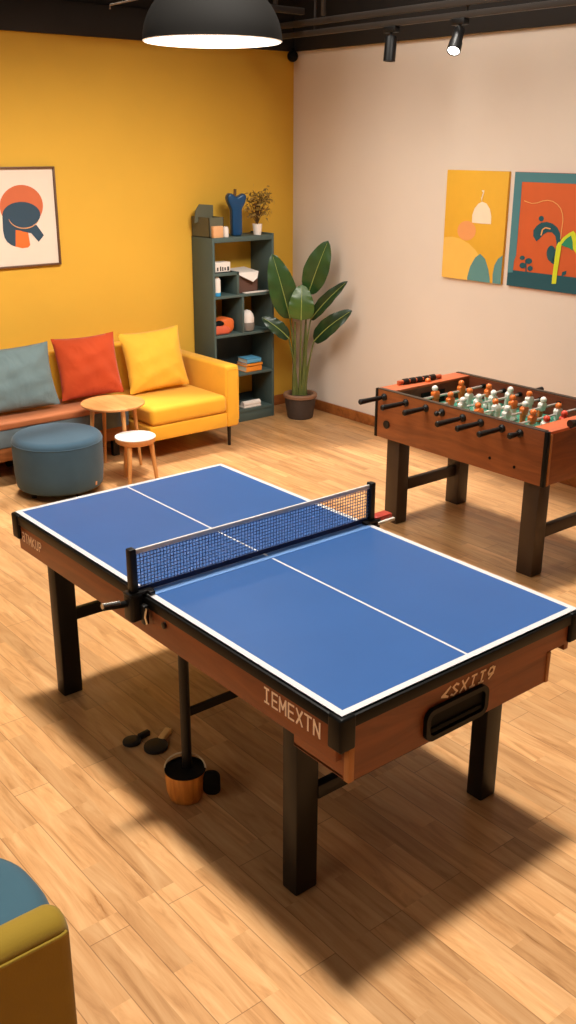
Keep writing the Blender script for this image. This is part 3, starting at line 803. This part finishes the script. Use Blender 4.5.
st = Vector((1.71, 3.885, .0))
t = thing('stool', st, 'small low stool with white round top and oak legs', 'stool')
MB().lathe([(.001, .306), (.128, .306), (.132, .309), (.132, .314), (.001, .315)], st, 48).build('seat_top', M['white_top'], t)['label'] = 'white laminate seat top'
MB().lathe([(.001, .270), (.118, .270), (.129, .280), (.134, .306), (.001, .3062)], st, 48).build('seat', M['oak_x'], t)
for a in (217, 337, 97):
    dx, dy = math.cos(R(a)), math.sin(R(a))
    MB().tube([st + Vector((dx * .13, dy * .13, 0)), st + Vector((dx * .10, dy * .10, .28))], [.012, .017], 12).build('leg', M['oak_z'], t)

# ------------------------------------------------------------------ bookshelf
BX0, BX1_, BY0, BY1 = 2.895, 3.478, 4.65, 4.925
t = thing('bookshelf', ((BX0 + BX1_) / 2, 4.78, 0), 'tall teal-grey bookshelf with open compartments against the yellow wall', 'bookshelf')
s = .02
ZT = 1.445
MB().box(BX0, BX0 + s, BY0, BY1, 0, ZT, .002).build('side_panel', M['shelf'], t)
MB().box(BX1_ - s, BX1_, BY0, BY1, 0, ZT + .012, .002).build('side_panel', M['shelf'], t)
MB().box(BX0 + s, BX1_ - s, BY0, BY1, ZT - .035, ZT, .002).build('top_board', M['shelf'], t)
for z in (.995, .697, .375):
    MB().box(BX0 + s, BX1_ - s, BY0, BY1, z, z + .02, .002).build('shelf_board', M['shelf'], t)
MB().box(BX0 + s, 3.135, BY0, BY1, 1.165, 1.188, .002).build('shelf_board', M['shelf'], t)
MB().box(3.118, 3.138, BY0, BY1, 1.012, 1.188, .002).build('divider', M['shelf'], t)
MB().box(3.165, 3.183, BY0, BY1, .715, .996, .002).build('divider', M['shelf'], t)
MB().box(3.10, 3.118, BY0, BY1, .09, .376, .002).build('divider', M['shelf'], t)
MB().box(BX0 + s, BX1_ - s, BY1 - .012, BY1, .39, .70).build('back_panel', M['shelf_back'], t)
MB().box(BX0 + s, BX1_ - s, BY1 - .012, BY1, .06, .16).build('back_panel', M['shelf_back'], t)
MB().box(BX0 + s, BX1_ - s, BY0, BY1, 0.075, .10, .002).build('shelf_board', M['shelf'], t)
MB().box(BX0 + s, BX1_ - s, BY0 + .004, BY0 + .02, 0, .078, .002).build('plinth', M['shelf'], t)

# things on the bookshelf
ZS = ZT + .0005
def olive(): 
    t = thing('storage_box', (2.985, 4.80, ZS), 'olive grey storage box with a raised lid flap on top of the bookshelf', 'box')
    x0, x1, y0, y1 = 2.897, 3.03, 4.69, 4.92
    B = MB()
    B.box(x0, x0 + .005, y0, y1, ZS, ZS + .145); B.box(x1 - .005, x1, y0, y1, ZS, ZS + .145)
    B.box(x0, x1, y0, y0 + .005, ZS, ZS + .145); B.box(x0, x1, y1 - .005, y1, ZS, ZS + .145); B.box(x0, x1, y0, y1, ZS, ZS + .005)
    B.build('box_body', M['olive_box'], t, smooth=False)
    MB().prism([(2.862, ZS + .10), (3.035, ZS + .13), (3.035, ZS + .225), (2.91, ZS + .235), (2.875, ZS + .19)], lambda u, v: Vector((u, 4.83 + 0 * v, v)), (0, .006, 0)).build('lid_flap', M['olive_box'], t, smooth=False)
olive()
o = MB().box(2.915, 3.005, 4.66, 4.695, ZS, ZS + .085, .003).build('carton', M['tan_box']); recenter(o, (2.96, 4.68, ZS)); tag(o, 'small square tan carton at the front left of the bookshelf top', 'carton')
o = MB().lathe([(.022, 0), (.024, .004), (.024, .05), (.02, .075), (.001, .078)], (3.045, 4.69, ZS), 24).build('candle_jar', M['white_card']); recenter(o, (3.045, 4.69, ZS)); tag(o, 'little white jar between the tan carton and the blue vase', 'jar')
# blue heart-topped vase
vc = Vector((3.175, 4.745, ZS))
vp = [(-.047, 0), (.047, 0), (.049, .05), (.049, .15), (.047, .19), (.07, .225), (.088, .255), (.093, .282), (.086, .300), (.068, .308), (.045, .302), (.02, .288),
      (0, .282), (-.02, .29), (-.038, .306), (-.06, .312), (-.082, .304), (-.094, .284), (-.09, .256), (-.072, .226), (-.05, .19), (-.049, .15), (-.049, .05)]
t = thing('vase', vc, 'deep blue vase with heart-shaped top on the bookshelf', 'vase')
MB().prism(vp, lambda u, v: vc + Vector((u * .80, -.035 - u * .60 * .35, v)), (.02, .07, 0), bev=.014, seg=4).build('vase_body', M['blue_vase'], t, angle=60)
B = MB().tube([vc + Vector((0, 0, .27)), vc + Vector((.005, 0, .34))], .011, 8)
B.build('stopper', M['twig'], t)
# dried plant
dp = Vector((3.355, 4.70, ZS))
t = thing('dried_plant', dp, 'small white pot with golden dried leaves on the bookshelf', 'plant')
MB().lathe([(.026, 0), (.029, .003), (.038, .082), (.034, .082), (.03, .07), (.001, .07)], dp, 28).build('pot', M['white_card'], t)
B = MB(); S = MB(); rnd = random.Random(4)
for k in range(26):
    a = rnd.uniform(0, 2 * PI); sp = rnd.uniform(.02, .13); hh = rnd.uniform(.07, .24)
    tip = dp + Vector((sp * math.cos(a) - .005, sp * math.sin(a) * .7, .085 + hh))
    S.tube([dp + Vector((0, 0, .08)), dp + Vector((sp * .4 * math.cos(a) - .01, sp * .4 * math.sin(a), .085 + hh * .55)), tip], .0018, 5)
    for q in range(9):
        c = tip + Vector((rnd.gauss(0, .022), rnd.gauss(0, .018), rnd.gauss(-.02, .026)))
        u = Vector((rnd.gauss(0, 1), rnd.gauss(0, 1), rnd.gauss(0, 1))).normalized(); w = u.orthogonal().normalized()
        l = rnd.uniform(.014, .026)
        B.poly([c - u * l, c + w * l * .45, c + u * l, c - w * l * .45])
for dx, dz in ((.0, .30), (.04, .30), (.10, .25)):
    tip = dp + Vector((dx, .02, dz))
    S.tube([dp + Vector((0, 0, .08)), dp + Vector((dx * .35, .01, dz * .6)), tip], .0016, 5)
    for q in range(7):
        c = tip + Vector((rnd.gauss(0, .016), rnd.gauss(0, .01), rnd.gauss(0, .012)))
        u = Vector((rnd.gauss(0, 1), rnd.gauss(0, 1), rnd.gauss(0, 1))).normalized(); w = u.orthogonal().normalized()
        B.poly([c - u * .012, c + w * .006, c + u * .012, c - w * .006])
B.build('foliage', M['leafdry'], t, smooth=False); S.build('stems', M['twig'], t)
# upper left compartment: white carton with dark marks
z0 = 1.1885
t = thing('white_carton', (2.985, 4.72, z0), 'white carton with dark printed marks in the top left compartment', 'carton')
MB().box(2.935, 3.075, 4.675, 4.76, z0, z0 + .075, .003).build('carton_body', M['white_card'], t)
B = MB()
for x, w, h, zz in ((2.95, .012, .026, .014), (2.978, .010, .034, .012), (2.998, .010, .03, .012), (3.018, .012, .022, .016), (3.045, .014, .03, .012)):
    B.box(x, x + w, 4.6735, 4.6752, z0 + zz, z0 + zz + h)
B.build('printed_marks', M['black_matte'], t, smooth=False)
MB().box(2.925, 3.085, 4.67, 4.80, z0 - .0002, z0 + .006).build('tray', M['black_matte'], t)
# second compartment left: white bottle with blue base
z0 = 1.0155
t = thing('bottle', (2.945, 4.69, z0), 'small white bottle with a bright blue foot in the shelf compartment', 'bottle')
MB().lathe([(.03, 0), (.033, .003), (.033, .028), (.001, .028)], (2.952, 4.69, z0), 24).build('blue_foot', M['cyan'], t)
MB().lathe([(.031, .028), (.031, .115), (.026, .13), (.02, .135), (.02, .145), (.001, .145)], (2.952, 4.69, z0), 24).build('bottle_body', M['white_card'], t)
# second compartment right: open carton with white flap
t = thing('open_carton', (3.28, 4.77, z0), 'open brown carton with a white flap folded over its front', 'carton')
B = MB(); x0, x1, y0, y1, h = 3.145, 3.355, 4.70, 4.88, .155
B.box(x0, x0 + .004, y0, y1, z0, z0 + h); B.box(x1 - .004, x1, y0, y1, z0, z0 + h); B.box(x0, x1, y1 - .004, y1, z0, z0 + h); B.box(x0, x1, y0, y1, z0, z0 + .004)
B.box(x0, x1, y0, y0 + .004, z0, z0 + h)
B.build('carton_body', M['brown_in'], t, smooth=False)
B = MB(); 
B.poly([(x0 - .005, y0 - .004, z0 + h), (x1 + .005, y0 - .004, z0 + h + .002), (x1 - .03, y0 - .035, z0 + h - .045), (x0 + .13, y0 - .045, z0 + h - .07), (x0 + .06, y0 - .03, z0 + h - .035)])
B.poly([(x0 - .005, y0 - .004, z0 + h), (x1 + .005, y0 - .004, z0 + h + .002), (x1 + .005, y1, z0 + h + .02), (x0, y1, z0 + h + .016)])
B.build('flap', M['white_card'], t, smooth=False)
o = MB().box(3.20, 3.44, 4.655, 4.695, z0, z0 + .008, .002).build('paper_stack', M['white_card']); recenter(o, (3.3, 4.67, z0)); tag(o, 'thin stack of white paper in front of the open carton', 'paper')
# third compartment: orange case and grey-white ornament
z0 = .7175
t = thing('rounded_case', (3.0, 4.75, z0), 'orange and coral rounded shoe-like case in the left compartment', 'case')
prof = [(2.925, 0), (3.095, 0), (3.125, .03), (3.13, .09), (3.11, .115), (3.05, .122), (2.985, .105), (2.945, .07), (2.925, .05)]
MB().prism([(u, v) for u, v in prof], lambda u, v: Vector((u, 4.70, z0 + v)), (0, .12, 0), bev=.02, seg=3).build('upper', M['orange_case'], t, angle=60)
MB().prism([(2.922, 0), (3.06, 0), (3.075, .03), (3.05, .06), (2.99, .07), (2.935, .075), (2.92, .04)], lambda u, v: Vector((u, 4.67, z0 + v)), (0, .10, 0), bev=.016, seg=3).build('front_piece', M['red_case'], t, angle=60)
MB().sphere((2.975, 4.70, z0 + .082), .034, 0, 16, (1.35, .7, .75)).build('opening', M['black_matte'], t)
oc = Vector((3.255, 4.715, z0))
t = thing('ornament', oc, 'egg-shaped ornament with white top and grey base on the shelf', 'ornament')
MB().lathe([(.036, 0), (.054, .006), (.06, .03), (.06, .06), (.057, .07)], oc, 28).build('base', M['grey_cer'], t)
MB().lathe([(.0575, .068), (.0575, .10), (.05, .13), (.034, .152), (.016, .162), (.001, .164)], oc, 28).build('dome', M['white_card'], t, angle=60)
# books
z0 = .3955
def book(x0, x1, y0, y1, z, h, mat, label, rz=0):
    t = thing('book', ((x0 + x1) / 2, (y0 + y1) / 2, z), label, 'book', 'books stacked on the lower shelf')
    MB().box(x0, x1, y0, y1, z, z + .004, .001).box(x0, x1, y0, y1, z + h - .004, z + h, .001).box(x0, x1, y0, y0 + .004, z, z + h, .001).build('cover', mat, t)
    MB().box(x0 + .004, x1 - .004, y0 + .003, y1 - .004, z + .003, z + h - .003).build('pages', M['paper'], t)
    return t
book(3.205, 3.36, 4.66, 4.80, z0, .045, M['orange_book'], 'thick orange book at the bottom of the small shelf stack')
book(3.21, 3.365, 4.655, 4.795, z0 + .0455, .022, M['orange_book'], 'thin orange book in the middle of the small shelf stack')
book(3.215, 3.355, 4.66, 4.79, z0 + .068, .036, M['blue_book'], 'light blue book on top of the small shelf stack')
z0 = .1005
o = MB().box(3.185, 3.36, 4.67, 4.75, z0, z0 + .012, .002).tube([(3.19, 4.70, z0 + .028), (3.36, 4.70, z0 + .028)], .024, 16).build('paper_roll', M['white_card']); recenter(o, (3.24, 4.7, z0)); tag(o, 'white paper roll in the bottom compartment of the bookshelf', 'paper')

# ------------------------------------------------------------------ potted plant
pp = Vector((3.615, 4.48, 0))
t = thing('potted_plant', pp, 'tall broad-leaved plant in a brown pot in the room corner', 'plant')
MB().lathe([(.096, 0), (.104, .006), (.123, .12), (.127, .175), (.105, .175), (.10, .15), (.001, .15)], pp, 40).build('pot', M['pot'], t)
MB().lathe([(.1265, .170), (.137, .174), (.139, .196), (.134, .203), (.110, .203), (.104, .19), (.105, .170)], pp, 40, cap=False).build('pot_rim', M['pot_rim'], t)
MB().lathe([(.001, .14), (.103, .14), (.103, .178), (.05, .186), (.001, .188)], pp, 32).build('soil', M['soil'], t)
def on(px, py, depth):
    """Point on the upright plane through the plant that faces the room diagonal, pushed by depth."""
    nrm = Vector((.634, .774, 0)); d = CF + CR * ((px - 288) / 991.98) - CU * ((py - 512) / 991.98)
    k = ((pp - CAM).dot(nrm) + depth) / d.dot(nrm)
    return CAM + d * k
def zl(x, y): return (x / 5.124 + 255, y / 5.12 + 230)
VN = Vector((-.634, -.774, 0))
def leaf(base, tip, width, dn, mat, dbase=0, dtip=0, droop=.06, fold=.25, root=None, rot=0, pw=(.75, .62)):
    b = on(*zl(*base), dbase); e = on(*zl(*tip), dtip)
    a = (e - b); Ln = a.length; a.normalize()
    nrm = Vector(dn).normalized(); nrm = (nrm - a * nrm.dot(a)).normalized(); sd = a.cross(nrm)
    if rot: 
        q = Matrix.Rotation(rot, 3, a); nrm = q @ nrm; sd = q @ sd
    rows = []; nn = 22; mm = 8; mid = []
    for i in range(nn + 1):
        f = i / nn
        wv = width / 2 * (math.sin(PI * f ** pw[0]) ** pw[1] if 0 < f < 1 else 0) + .0015
        c = b + a * (Ln * f) + nrm * (droop * math.sin(PI * f))
        row = []
        for j in range(-mm, mm + 1):
            g = j / mm
            ripple = .004 * math.sin(f * 26 + g * 3) * abs(g) ** 2
            row.append(c + sd * (wv * g) + nrm * (fold * wv * (abs(g) - .5 * g * g) * 1.0 + ripple))
        rows.append(row); mid.append(c + nrm * .002)
    lf = MB().grid(rows).build('leaf', mat, root, angle=180)
    MB().tube(mid[:-1], [.0045 * (1 - .75 * k / nn) for k in range(nn)], 6).build('midrib', M['midrib'], lf)
    # petiole
    s0 = pp + Vector(((b - pp).x * .22 + random.uniform(-.012, .012), (b - pp).y * .22 + random.uniform(-.012, .012), .17))
    c1 = s0 + Vector(((b - s0).x * .25, (b - s0).y * .25, (b.z - s0.z) * .55))
    path = []
    for k in range(13):
        f = k / 12
        path.append(s0 * (1 - f) ** 2 + c1 * (2 * f * (1 - f)) + b * f * f)
    MB().tube(path, [.013 - .008 * k / 12 for k in range(13)], 8).build('stem', M['stem'], root)
    return lf
leaf((180, 455), (88, 122), .215, VN + Vector((-.1, 0, .35)), M['leaf'], .02, -.02, .03, .22, t, R(8), (.8, .6))
leaf((272, 330), (375, 55), .20, VN + Vector((.0, 0, .2)), M['leaf'], .05, -.03, .02, .2, t, R(-14), (.85, .6))
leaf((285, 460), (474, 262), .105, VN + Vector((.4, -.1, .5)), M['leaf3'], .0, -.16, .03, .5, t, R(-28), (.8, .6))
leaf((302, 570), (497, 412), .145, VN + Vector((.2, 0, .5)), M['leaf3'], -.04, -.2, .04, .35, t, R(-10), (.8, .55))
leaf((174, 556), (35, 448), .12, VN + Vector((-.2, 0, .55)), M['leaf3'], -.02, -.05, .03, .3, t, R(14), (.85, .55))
leaf((236, 462), (240, 280), .20, VN + Vector((0, 0, .1)), M['leaf2'], -.05, -.01, .03, .12, t, 0, (.6, .5))
# extra stems without visible blades (sheaths)
for dx, dz, topx in ((-.045, .34, 205), (.04, .36, 262)):
    top = on(*zl(topx, 470), .0)
    s0 = pp + Vector((dx * .8, -dx * .6, .17))
    MB().tube([s0, (s0 + top) / 2 + Vector((0, 0, .02)), top], [.016, .011, .006], 8).build('stem', M['stem'], t)
for dx in (-.05, .035):
    s0 = pp + Vector((dx * .77, -dx * .63, .17))
    MB().tube([s0, s0 + Vector((0, 0, .16)), s0 + Vector((0, 0, .30))], [.020, .017, .008], 10).build('stem', M['stem'], t)

# ------------------------------------------------------------------ wall art
ay = YW - .03
t = thing('framed_print', (1.53, YW - .015, 1.31), 'framed abstract print of rust and slate shapes on the yellow wall', 'picture')
X0, X1, Z0, Z1 = 1.265, 1.787, 1.312, 1.957
B = MB()
B.box(X0 - .002, X0 + .011, YW - .028, YW - .001, Z0, Z1, .002); B.box(X1 - .011, X1 + .002, YW - .028, YW - .001, Z0, Z1, .002)
B.box(X0, X1, YW - .028, YW - .001, Z1 - .012, Z1 + .001, .002); B.box(X0, X1, YW - .028, YW - .001, Z0 - .001, Z0 + .012, .002)
B.build('frame', M['frame'], t)
PY = YW - .012
def za(x, y, k=0): return at(x / 9.6, y / 9.6 + 180, 1, PY - .0008 * (k + 1))
B = MB(); B.box(X0 + .005, X1 - .005, PY, YW - .002, Z0 + .005, Z1 - .005, mi=0)
def ell(cx, cy, rx, ry, n=40, a0=0, a1=360):
    return [(cx + rx * math.cos(R(a0 + (a1 - a0) * k / n)), cy + ry * math.sin(R(a0 + (a1 - a0) * k / n))) for k in range(n + (0 if a1 - a0 == 360 else 1))]
def shape(B, pts, mi, k, f): B.poly([f(x, y, k) for x, y in pts][::-1], mi)
shape(B, ell(205, 250, 208, 203), 1, 0, za)
shape(B, [(22, 340), (100, 330), (200, 430), (290, 470), (280, 500), (150, 480), (150, 640), (110, 625), (70, 595), (45, 555), (30, 490)], 2, 1, za)
shape(B, [(150, 478), (270, 500), (290, 625), (270, 648), (215, 655), (150, 640)], 3, 1, za)
shape(B, [(150, 455), (350, 430), (422, 530), (372, 594), (300, 510), (220, 495)], 2, 2, za)
shape(B, ell(205, 335, 182, 125), 2, 3, za)
arc = ell(230, 340, 150, 118, 20, 20, 165)
for (x0, y0), (x1, y1) in zip(arc, arc[1:]):
    shape(B, [(x0, y0), (x1, y1), (x1, y1 + 11), (x0, y0 + 11)], 4, 4, za)
B.build('print', [M['print_paper'], M['a_rust'], M['a_navy'], M['a_orange'], M['a_tan']], t, smooth=False)

CT = .022
def canvas(name, y0, y1, z0, z1, label, base):
    t = thing(name, (XW - .016, (y0 + y1) / 2, z0), label, 'painting', 'canvas paintings on the white wall')
    MB().box(XW - CT, XW - .0005, y0, y1, z0, z1, .002).build('canvas', [base], t)
    return t
CP = XW - CT
t = canvas('canvas_painting', at(505, 228, 0, CP).y, at(444.6, 222, 0, CP).y, 1.232, 1.945, 'yellow canvas painting with a cream dome and teal hills', M['c_yellow'])
def zc(x, y, k=0):
    p = at(x / 3.692 + 420, y / 3.694 + 150, 0, XW - CT - .0008 * (k + 1)); return p
def clampyz(f, y0, y1, z0, z1):
    def g(x, y, k=0):
        p = f(x, y, k); p.y = min(max(p.y, y0), y1); p.z = min(max(p.z, z0), z1); return p
    return g
g1 = clampyz(zc, at(505, 228, 0, CP).y + .001, at(444.6, 222, 0, CP).y - .001, 1.233, 1.944)
B = MB()
shape(B, [(82, 326)] + [(90, 322), (120, 320), (150, 328), (180, 345), (205, 370), (225, 400), (240, 440), (250, 480), (255, 500), (200, 500), (60, 500), (60, 330)], 0, 0, g1)
shape(B, ell(172, 298, 34, 36), 1, 1, g1)
shape(B, [(192, 268), (193, 240), (202, 215), (216, 198), (230, 191), (246, 198), (258, 218), (263, 245), (262, 274), (226, 272)], 2, 1, g1)
shape(B, [(228, 192), (230, 178), (236, 160), (238, 150), (233, 148), (228, 150), (229, 153), (233, 156), (229, 170), (226, 178)], 2, 2, g1)
shape(B, [(172, 510), (174, 470), (185, 430), (203, 398), (222, 383), (240, 402), (252, 440), (257, 475), (256, 510)], 3, 1, g1)
shape(B, [(266, 510), (268, 460), (275, 425), (288, 402), (306, 390), (330, 388), (330, 510)], 3, 1, g1)
B.build('painted_shapes', [M['c_lyellow'], M['c_peach'], M['c_cream'], M['c_teal']], t, smooth=False)

t = canvas('canvas_painting', 1.62, at(511, 228, 0, CP).y, 1.232, 1.945, 'orange canvas painting of a bending plant inside a teal border', M['c_orange'])
g2 = clampyz(lambda x, y, k=0: at(x / 6.829 + 500, y / 6.827 + 160, 0, XW - CT - .0008 * (k + 1)), 1.621, at(511, 228, 0, CP).y - .001, 1.233, 1.944)
B = MB()
A = {'border': 0, 'dteal': 1, 'lime': 2, 'green': 3, 'line': 4}
kx = XW - CT - .0008
def yz(y, z, k=0): return Vector((kx - .0008 * k, y, z))
def rect(y0, y1, z0, z1, mi, k): B.poly([yz(y0, z0, k), yz(y0, z1, k), yz(y1, z1, k), yz(y1, z0, k)], mi)
YE = at(511, 228, 0, CP).y - .001
rect(1.621, YE, 1.885, 1.944, 0, 0); rect(1.621, YE, 1.233, 1.335, 1, 1); rect(1.621, 1.69, 1.335, 1.885, 0, 0)
shape(B, [(104, 62), (160, 62), (150, 160), (140, 300), (125, 470), (110, 650), (95, 690), (90, 740), (87, 768), (50, 768)], 0, 2, g2)
# arched dark stem and leaf
shape(B, [(248, 556), (226, 520), (228, 480), (250, 450), (280, 428), (320, 422), (360, 434), (392, 462), (410, 500), (415, 560), (405, 600), (385, 610), (385, 560), (378, 520), (355, 495), (325, 492), (300, 505), (285, 522), (268, 540)], 1, 2, g2)
shape(B, ell(350, 640, 32, 55), 1, 2, g2)
shape(B, [(345, 700), (385, 590), (410, 600), (400, 640), (380, 720)], 1, 2, g2)
shape(B, ell(282, 400, 18, 19, 14), 1, 3, g2)
ln = [(165, 278), (190, 288), (220, 297), (255, 293), (290, 280), (325, 275), (360, 282), (392, 303), (414, 330), (427, 370), (430, 410), (422, 470), (413, 540)]
for (x0, y0), (x1, y1) in zip(ln, ln[1:]):
    dx, dy = x1 - x0, y1 - y0; l_ = math.hypot(dx, dy); ox, oy = -dy / l_ * 3, dx / l_ * 3
    shape(B, [(x0 - ox, y0 - oy), (x1 - ox, y1 - oy), (x1 + ox, y1 + oy), (x0 + ox, y0 + oy)], 4, 4, g2)
ln = [(280, 515), (290, 475), (310, 462), (345, 470)]
for (x0, y0), (x1, y1) in zip(ln, ln[1:]):
    dx, dy = x1 - x0, y1 - y0; l_ = math.hypot(dx, dy); ox, oy = -dy / l_ * 4, dx / l_ * 4
    shape(B, [(x0 - ox, y0 - oy), (x1 - ox, y1 - oy), (x1 + ox, y1 + oy), (x0 + ox, y0 + oy)], 4, 4, g2)
shape(B, [(352, 846), (356, 800), (372, 680), (384, 590), (400, 560), (420, 575), (412, 640), (392, 760), (382, 846)], 2, 5, g2)
shape(B, [(400, 570), (430, 530), (470, 500), (500, 484), (515, 500), (528, 560), (545, 640), (520, 640), (495, 600), (490, 530), (470, 530), (440, 560), (418, 590)], 2, 4, g2)
shape(B, [(418, 580), (450, 540), (485, 515), (496, 560), (498, 620), (470, 600), (440, 592)], 3, 5, g2)
for cx, cy, rx, ry in ((152, 668, 18, 15), (195, 690, 24, 20), (155, 720, 22, 20), (205, 740, 18, 18)):
    shape(B, ell(cx, cy, rx, ry, 18), 1, 3, g2)
shape(B, [(172, 690), (180, 690), (182, 775), (174, 775)], 1, 3, g2)
shape(B, [(418, 798), (425, 765), (455, 755), (450, 780)], 1, 3, g2)
# part of the painting beyond the photo's right edge
shape(B, [(600, 700), (640, 560), (720, 480), (760, 520), (700, 560), (650, 640), (640, 760), (600, 800)], 1, 2, g2)
B.build('painted_shapes', [M['c_teal2'], M['c_dteal'], M['c_lime'], M['c_green'], M['c_line']], t, smooth=False)

# ------------------------------------------------------------------ mustard tub chair, lower left
cc = Vector((-1.10, .255, 0))
t = thing('tub_chair', cc, 'mustard tub chair with teal seat cushion at the lower left', 'chair')
def path_u(inner):
    y0, y1 = cc.y - .325, cc.y + .325; xb = -1.50; xf = -.828
    d = .0
    if inner:
        y0 += .085; y1 -= .085; xb += .10
    r = .22 if not inner else .16
    pts = [(xf, y0)]
    for k in range(9): 
        a = R(270 - 90 * k / 8); pts.append((xb + r + r * math.cos(a), y0 + r + r * math.sin(a)))
    for k in range(9):
        a = R(180 - 90 * k / 8); pts.append((xb + r + r * math.cos(a), y1 - r + r * math.sin(a)))
    pts.append((xf, y1)); return pts
po = path_u(False); pi = path_u(True)[::-1]
def chairshell():
    b = bmesh.new(); prof = []
    # cross-section ring along the U: build rows outer->top->inner
    rows = []
    ii = pi[::-1]
    for (ox, oy), (ix, iy) in zip(po, ii):
        o = Vector((ox, oy, 0)); i = Vector((ix, iy, 0)); mid = (o + i) / 2; hw = (o - i) / 2
        ring = [o * .985 + mid * .015 + Vector((0, 0, .09)), o + Vector((0, 0, .30)), o + Vector((0, 0, .605))]
        for k in range(0, 9):
            a = PI * k / 8
            ring.append(mid + hw * math.cos(a) * 1.03 + Vector((0, 0, .61 + .034 * math.sin(a))))
        ring += [i + Vector((0, 0, .60)), i + Vector((0, 0, .30)), i + Vector((0, 0, .09))]
        rows.append(ring)
    def shrink(ring, dx, s):
        c = sum(ring, Vector()) / len(ring)
        return [Vector((p.x + dx, c.y + (p.y - c.y) * s, p.z if p.z < .5 else p.z - (1 - s) * .06)) for p in ring]
    # rounded front ends
    rows = [shrink(rows[0], .030, .55), shrink(rows[0], .024, .8), shrink(rows[0], .012, .95)] + rows + [shrink(rows[-1], .012, .95), shrink(rows[-1], .024, .8), shrink(rows[-1], .030, .55)]
    B = MB(); B.grid(rows)
    for rr in (rows[0], rows[-1]): B.poly(rr)
    bl = [r[0] for r in rows] + [r[-1] for r in rows][::-1]
    bmesh.ops.remove_doubles(B.bm, verts=B.bm.verts[:], dist=.0003)
    bmesh.ops.recalc_face_normals(B.bm, faces=B.bm.faces[:])
    return B
sh = chairshell().build('shell', M['mustard'], t, angle=60)
B = MB()
pth = [Vector((x, y, .606)) + (Vector((x, y, 0)) - Vector((cc.x - .05, cc.y, 0))).normalized() * .002 for x, y in po]
pth = [pth[0] + Vector((.016, .003, .001))] + pth + [pth[-1] + Vector((.016, -.003, .001))]
B.tube(pth, .0045, 8); B.build('piping', M['mustard'], sh)
# seat base and cushion
def superell(cx, cy, rx, ry, n=48, p=3.2):
    out = []
    for k in range(n):
        a = 2 * PI * k / n; c, s_ = math.cos(a), math.sin(a)
        out.append((cx + rx * math.copysign(abs(c) ** (2 / p), c), cy + ry * math.copysign(abs(s_) ** (2 / p), s_)))
    return out
MB().prism(superell(-1.09, cc.y, .30, .238), lambda u, v: Vector((u, v, .10)), (0, 0, .22)).build('seat_base', M['mustard'], t)
cpts = superell(-1.055, cc.y + .01, .33, .236, 56, 2.6)
MB().prism(cpts, lambda u, v: Vector((u, v, .325)), (0, 0, .165), bev=.05, seg=5, top_only=True).build('seat_cushion', M['teal_seat'], t, angle=60)['label'] = 'teal velvet seat cushion'
for sx in (-1.40, -.85):
    for sy in (-.24, .24):
        MB().tube([(sx, cc.y + sy, 0), (sx, cc.y + sy, .11)], [.014, .02], 12).build('leg', M['oak_z'], t)

# ------------------------------------------------------------------ lights
def area(name, loc, tgt, sx, sy, power, color=(1, .9, .78), spread=180):
    ld = bpy.data.lights.new(name, 'AREA'); ld.shape = 'RECTANGLE'; ld.size = sx; ld.size_y = sy
    ld.energy = power; ld.color = color; ld.spread = R(spread)
    o = bpy.data.objects.new(name, ld); col.objects.link(o); o.location = loc
    d = Vector(tgt) - Vector(loc); o.rotation_euler = d.to_track_quat('-Z', 'Y').to_euler()
    return o
def spotl(name, loc, tgt, power, size, blend, rad, color=(1, .9, .78)):
    ld = bpy.data.lights.new(name, 'SPOT'); ld.energy = power; ld.spot_size = R(size); ld.spot_blend = blend; ld.shadow_soft_size = rad; ld.color = color
    o = bpy.data.objects.new(name, ld); col.objects.link(o); o.location = loc
    d = Vector(tgt) - Vector(loc); o.rotation_euler = d.to_track_quat('-Z', 'Y').to_euler()
    return o
WARM = (1, .91, .785)
# key sheet added for unseen overhead lamps (narrow beam, gives the hard table shadow)
COOL = (1, .94, .85)
area('overhead_key', (.9, 1.2, 3.9), (.9 - .385, 1.2 - .62, 0), 8.0, 8.0, 300, COOL, 8)
# soft general fill
area('ceiling_fill', (.2, .8, 3.9), (.2, .8, 0), 6.5, 7.0, 30, WARM, 160)
area('yellow_wall_wash', (1.4, 1.9, 3.3), (1.4, 4.93, .65), 3.4, .6, 47, COOL, 68)
area('white_wall_wash', (1.0, 2.8, 3.4), (3.9, 2.8, .9), 2.2, 3.4, 30, COOL, 70)
area('room_side_fill', (-3.3, .6, 2.3), (.5, .9, .4), 2.5, 1.2, 12, WARM, 120)
spotl('track_beam', (3.25, 2.92, 2.58), (3.0, 3.2, 0), 12, 70, .8, .03, WARM)

wd = bpy.data.worlds.new('world'); scene.world = wd; wd.use_nodes = True
bg = wd.node_tree.nodes['Background']; bg.inputs['Color'].default_value = (1, .85, .7, 1); bg.inputs['Strength'].default_value = 0.05
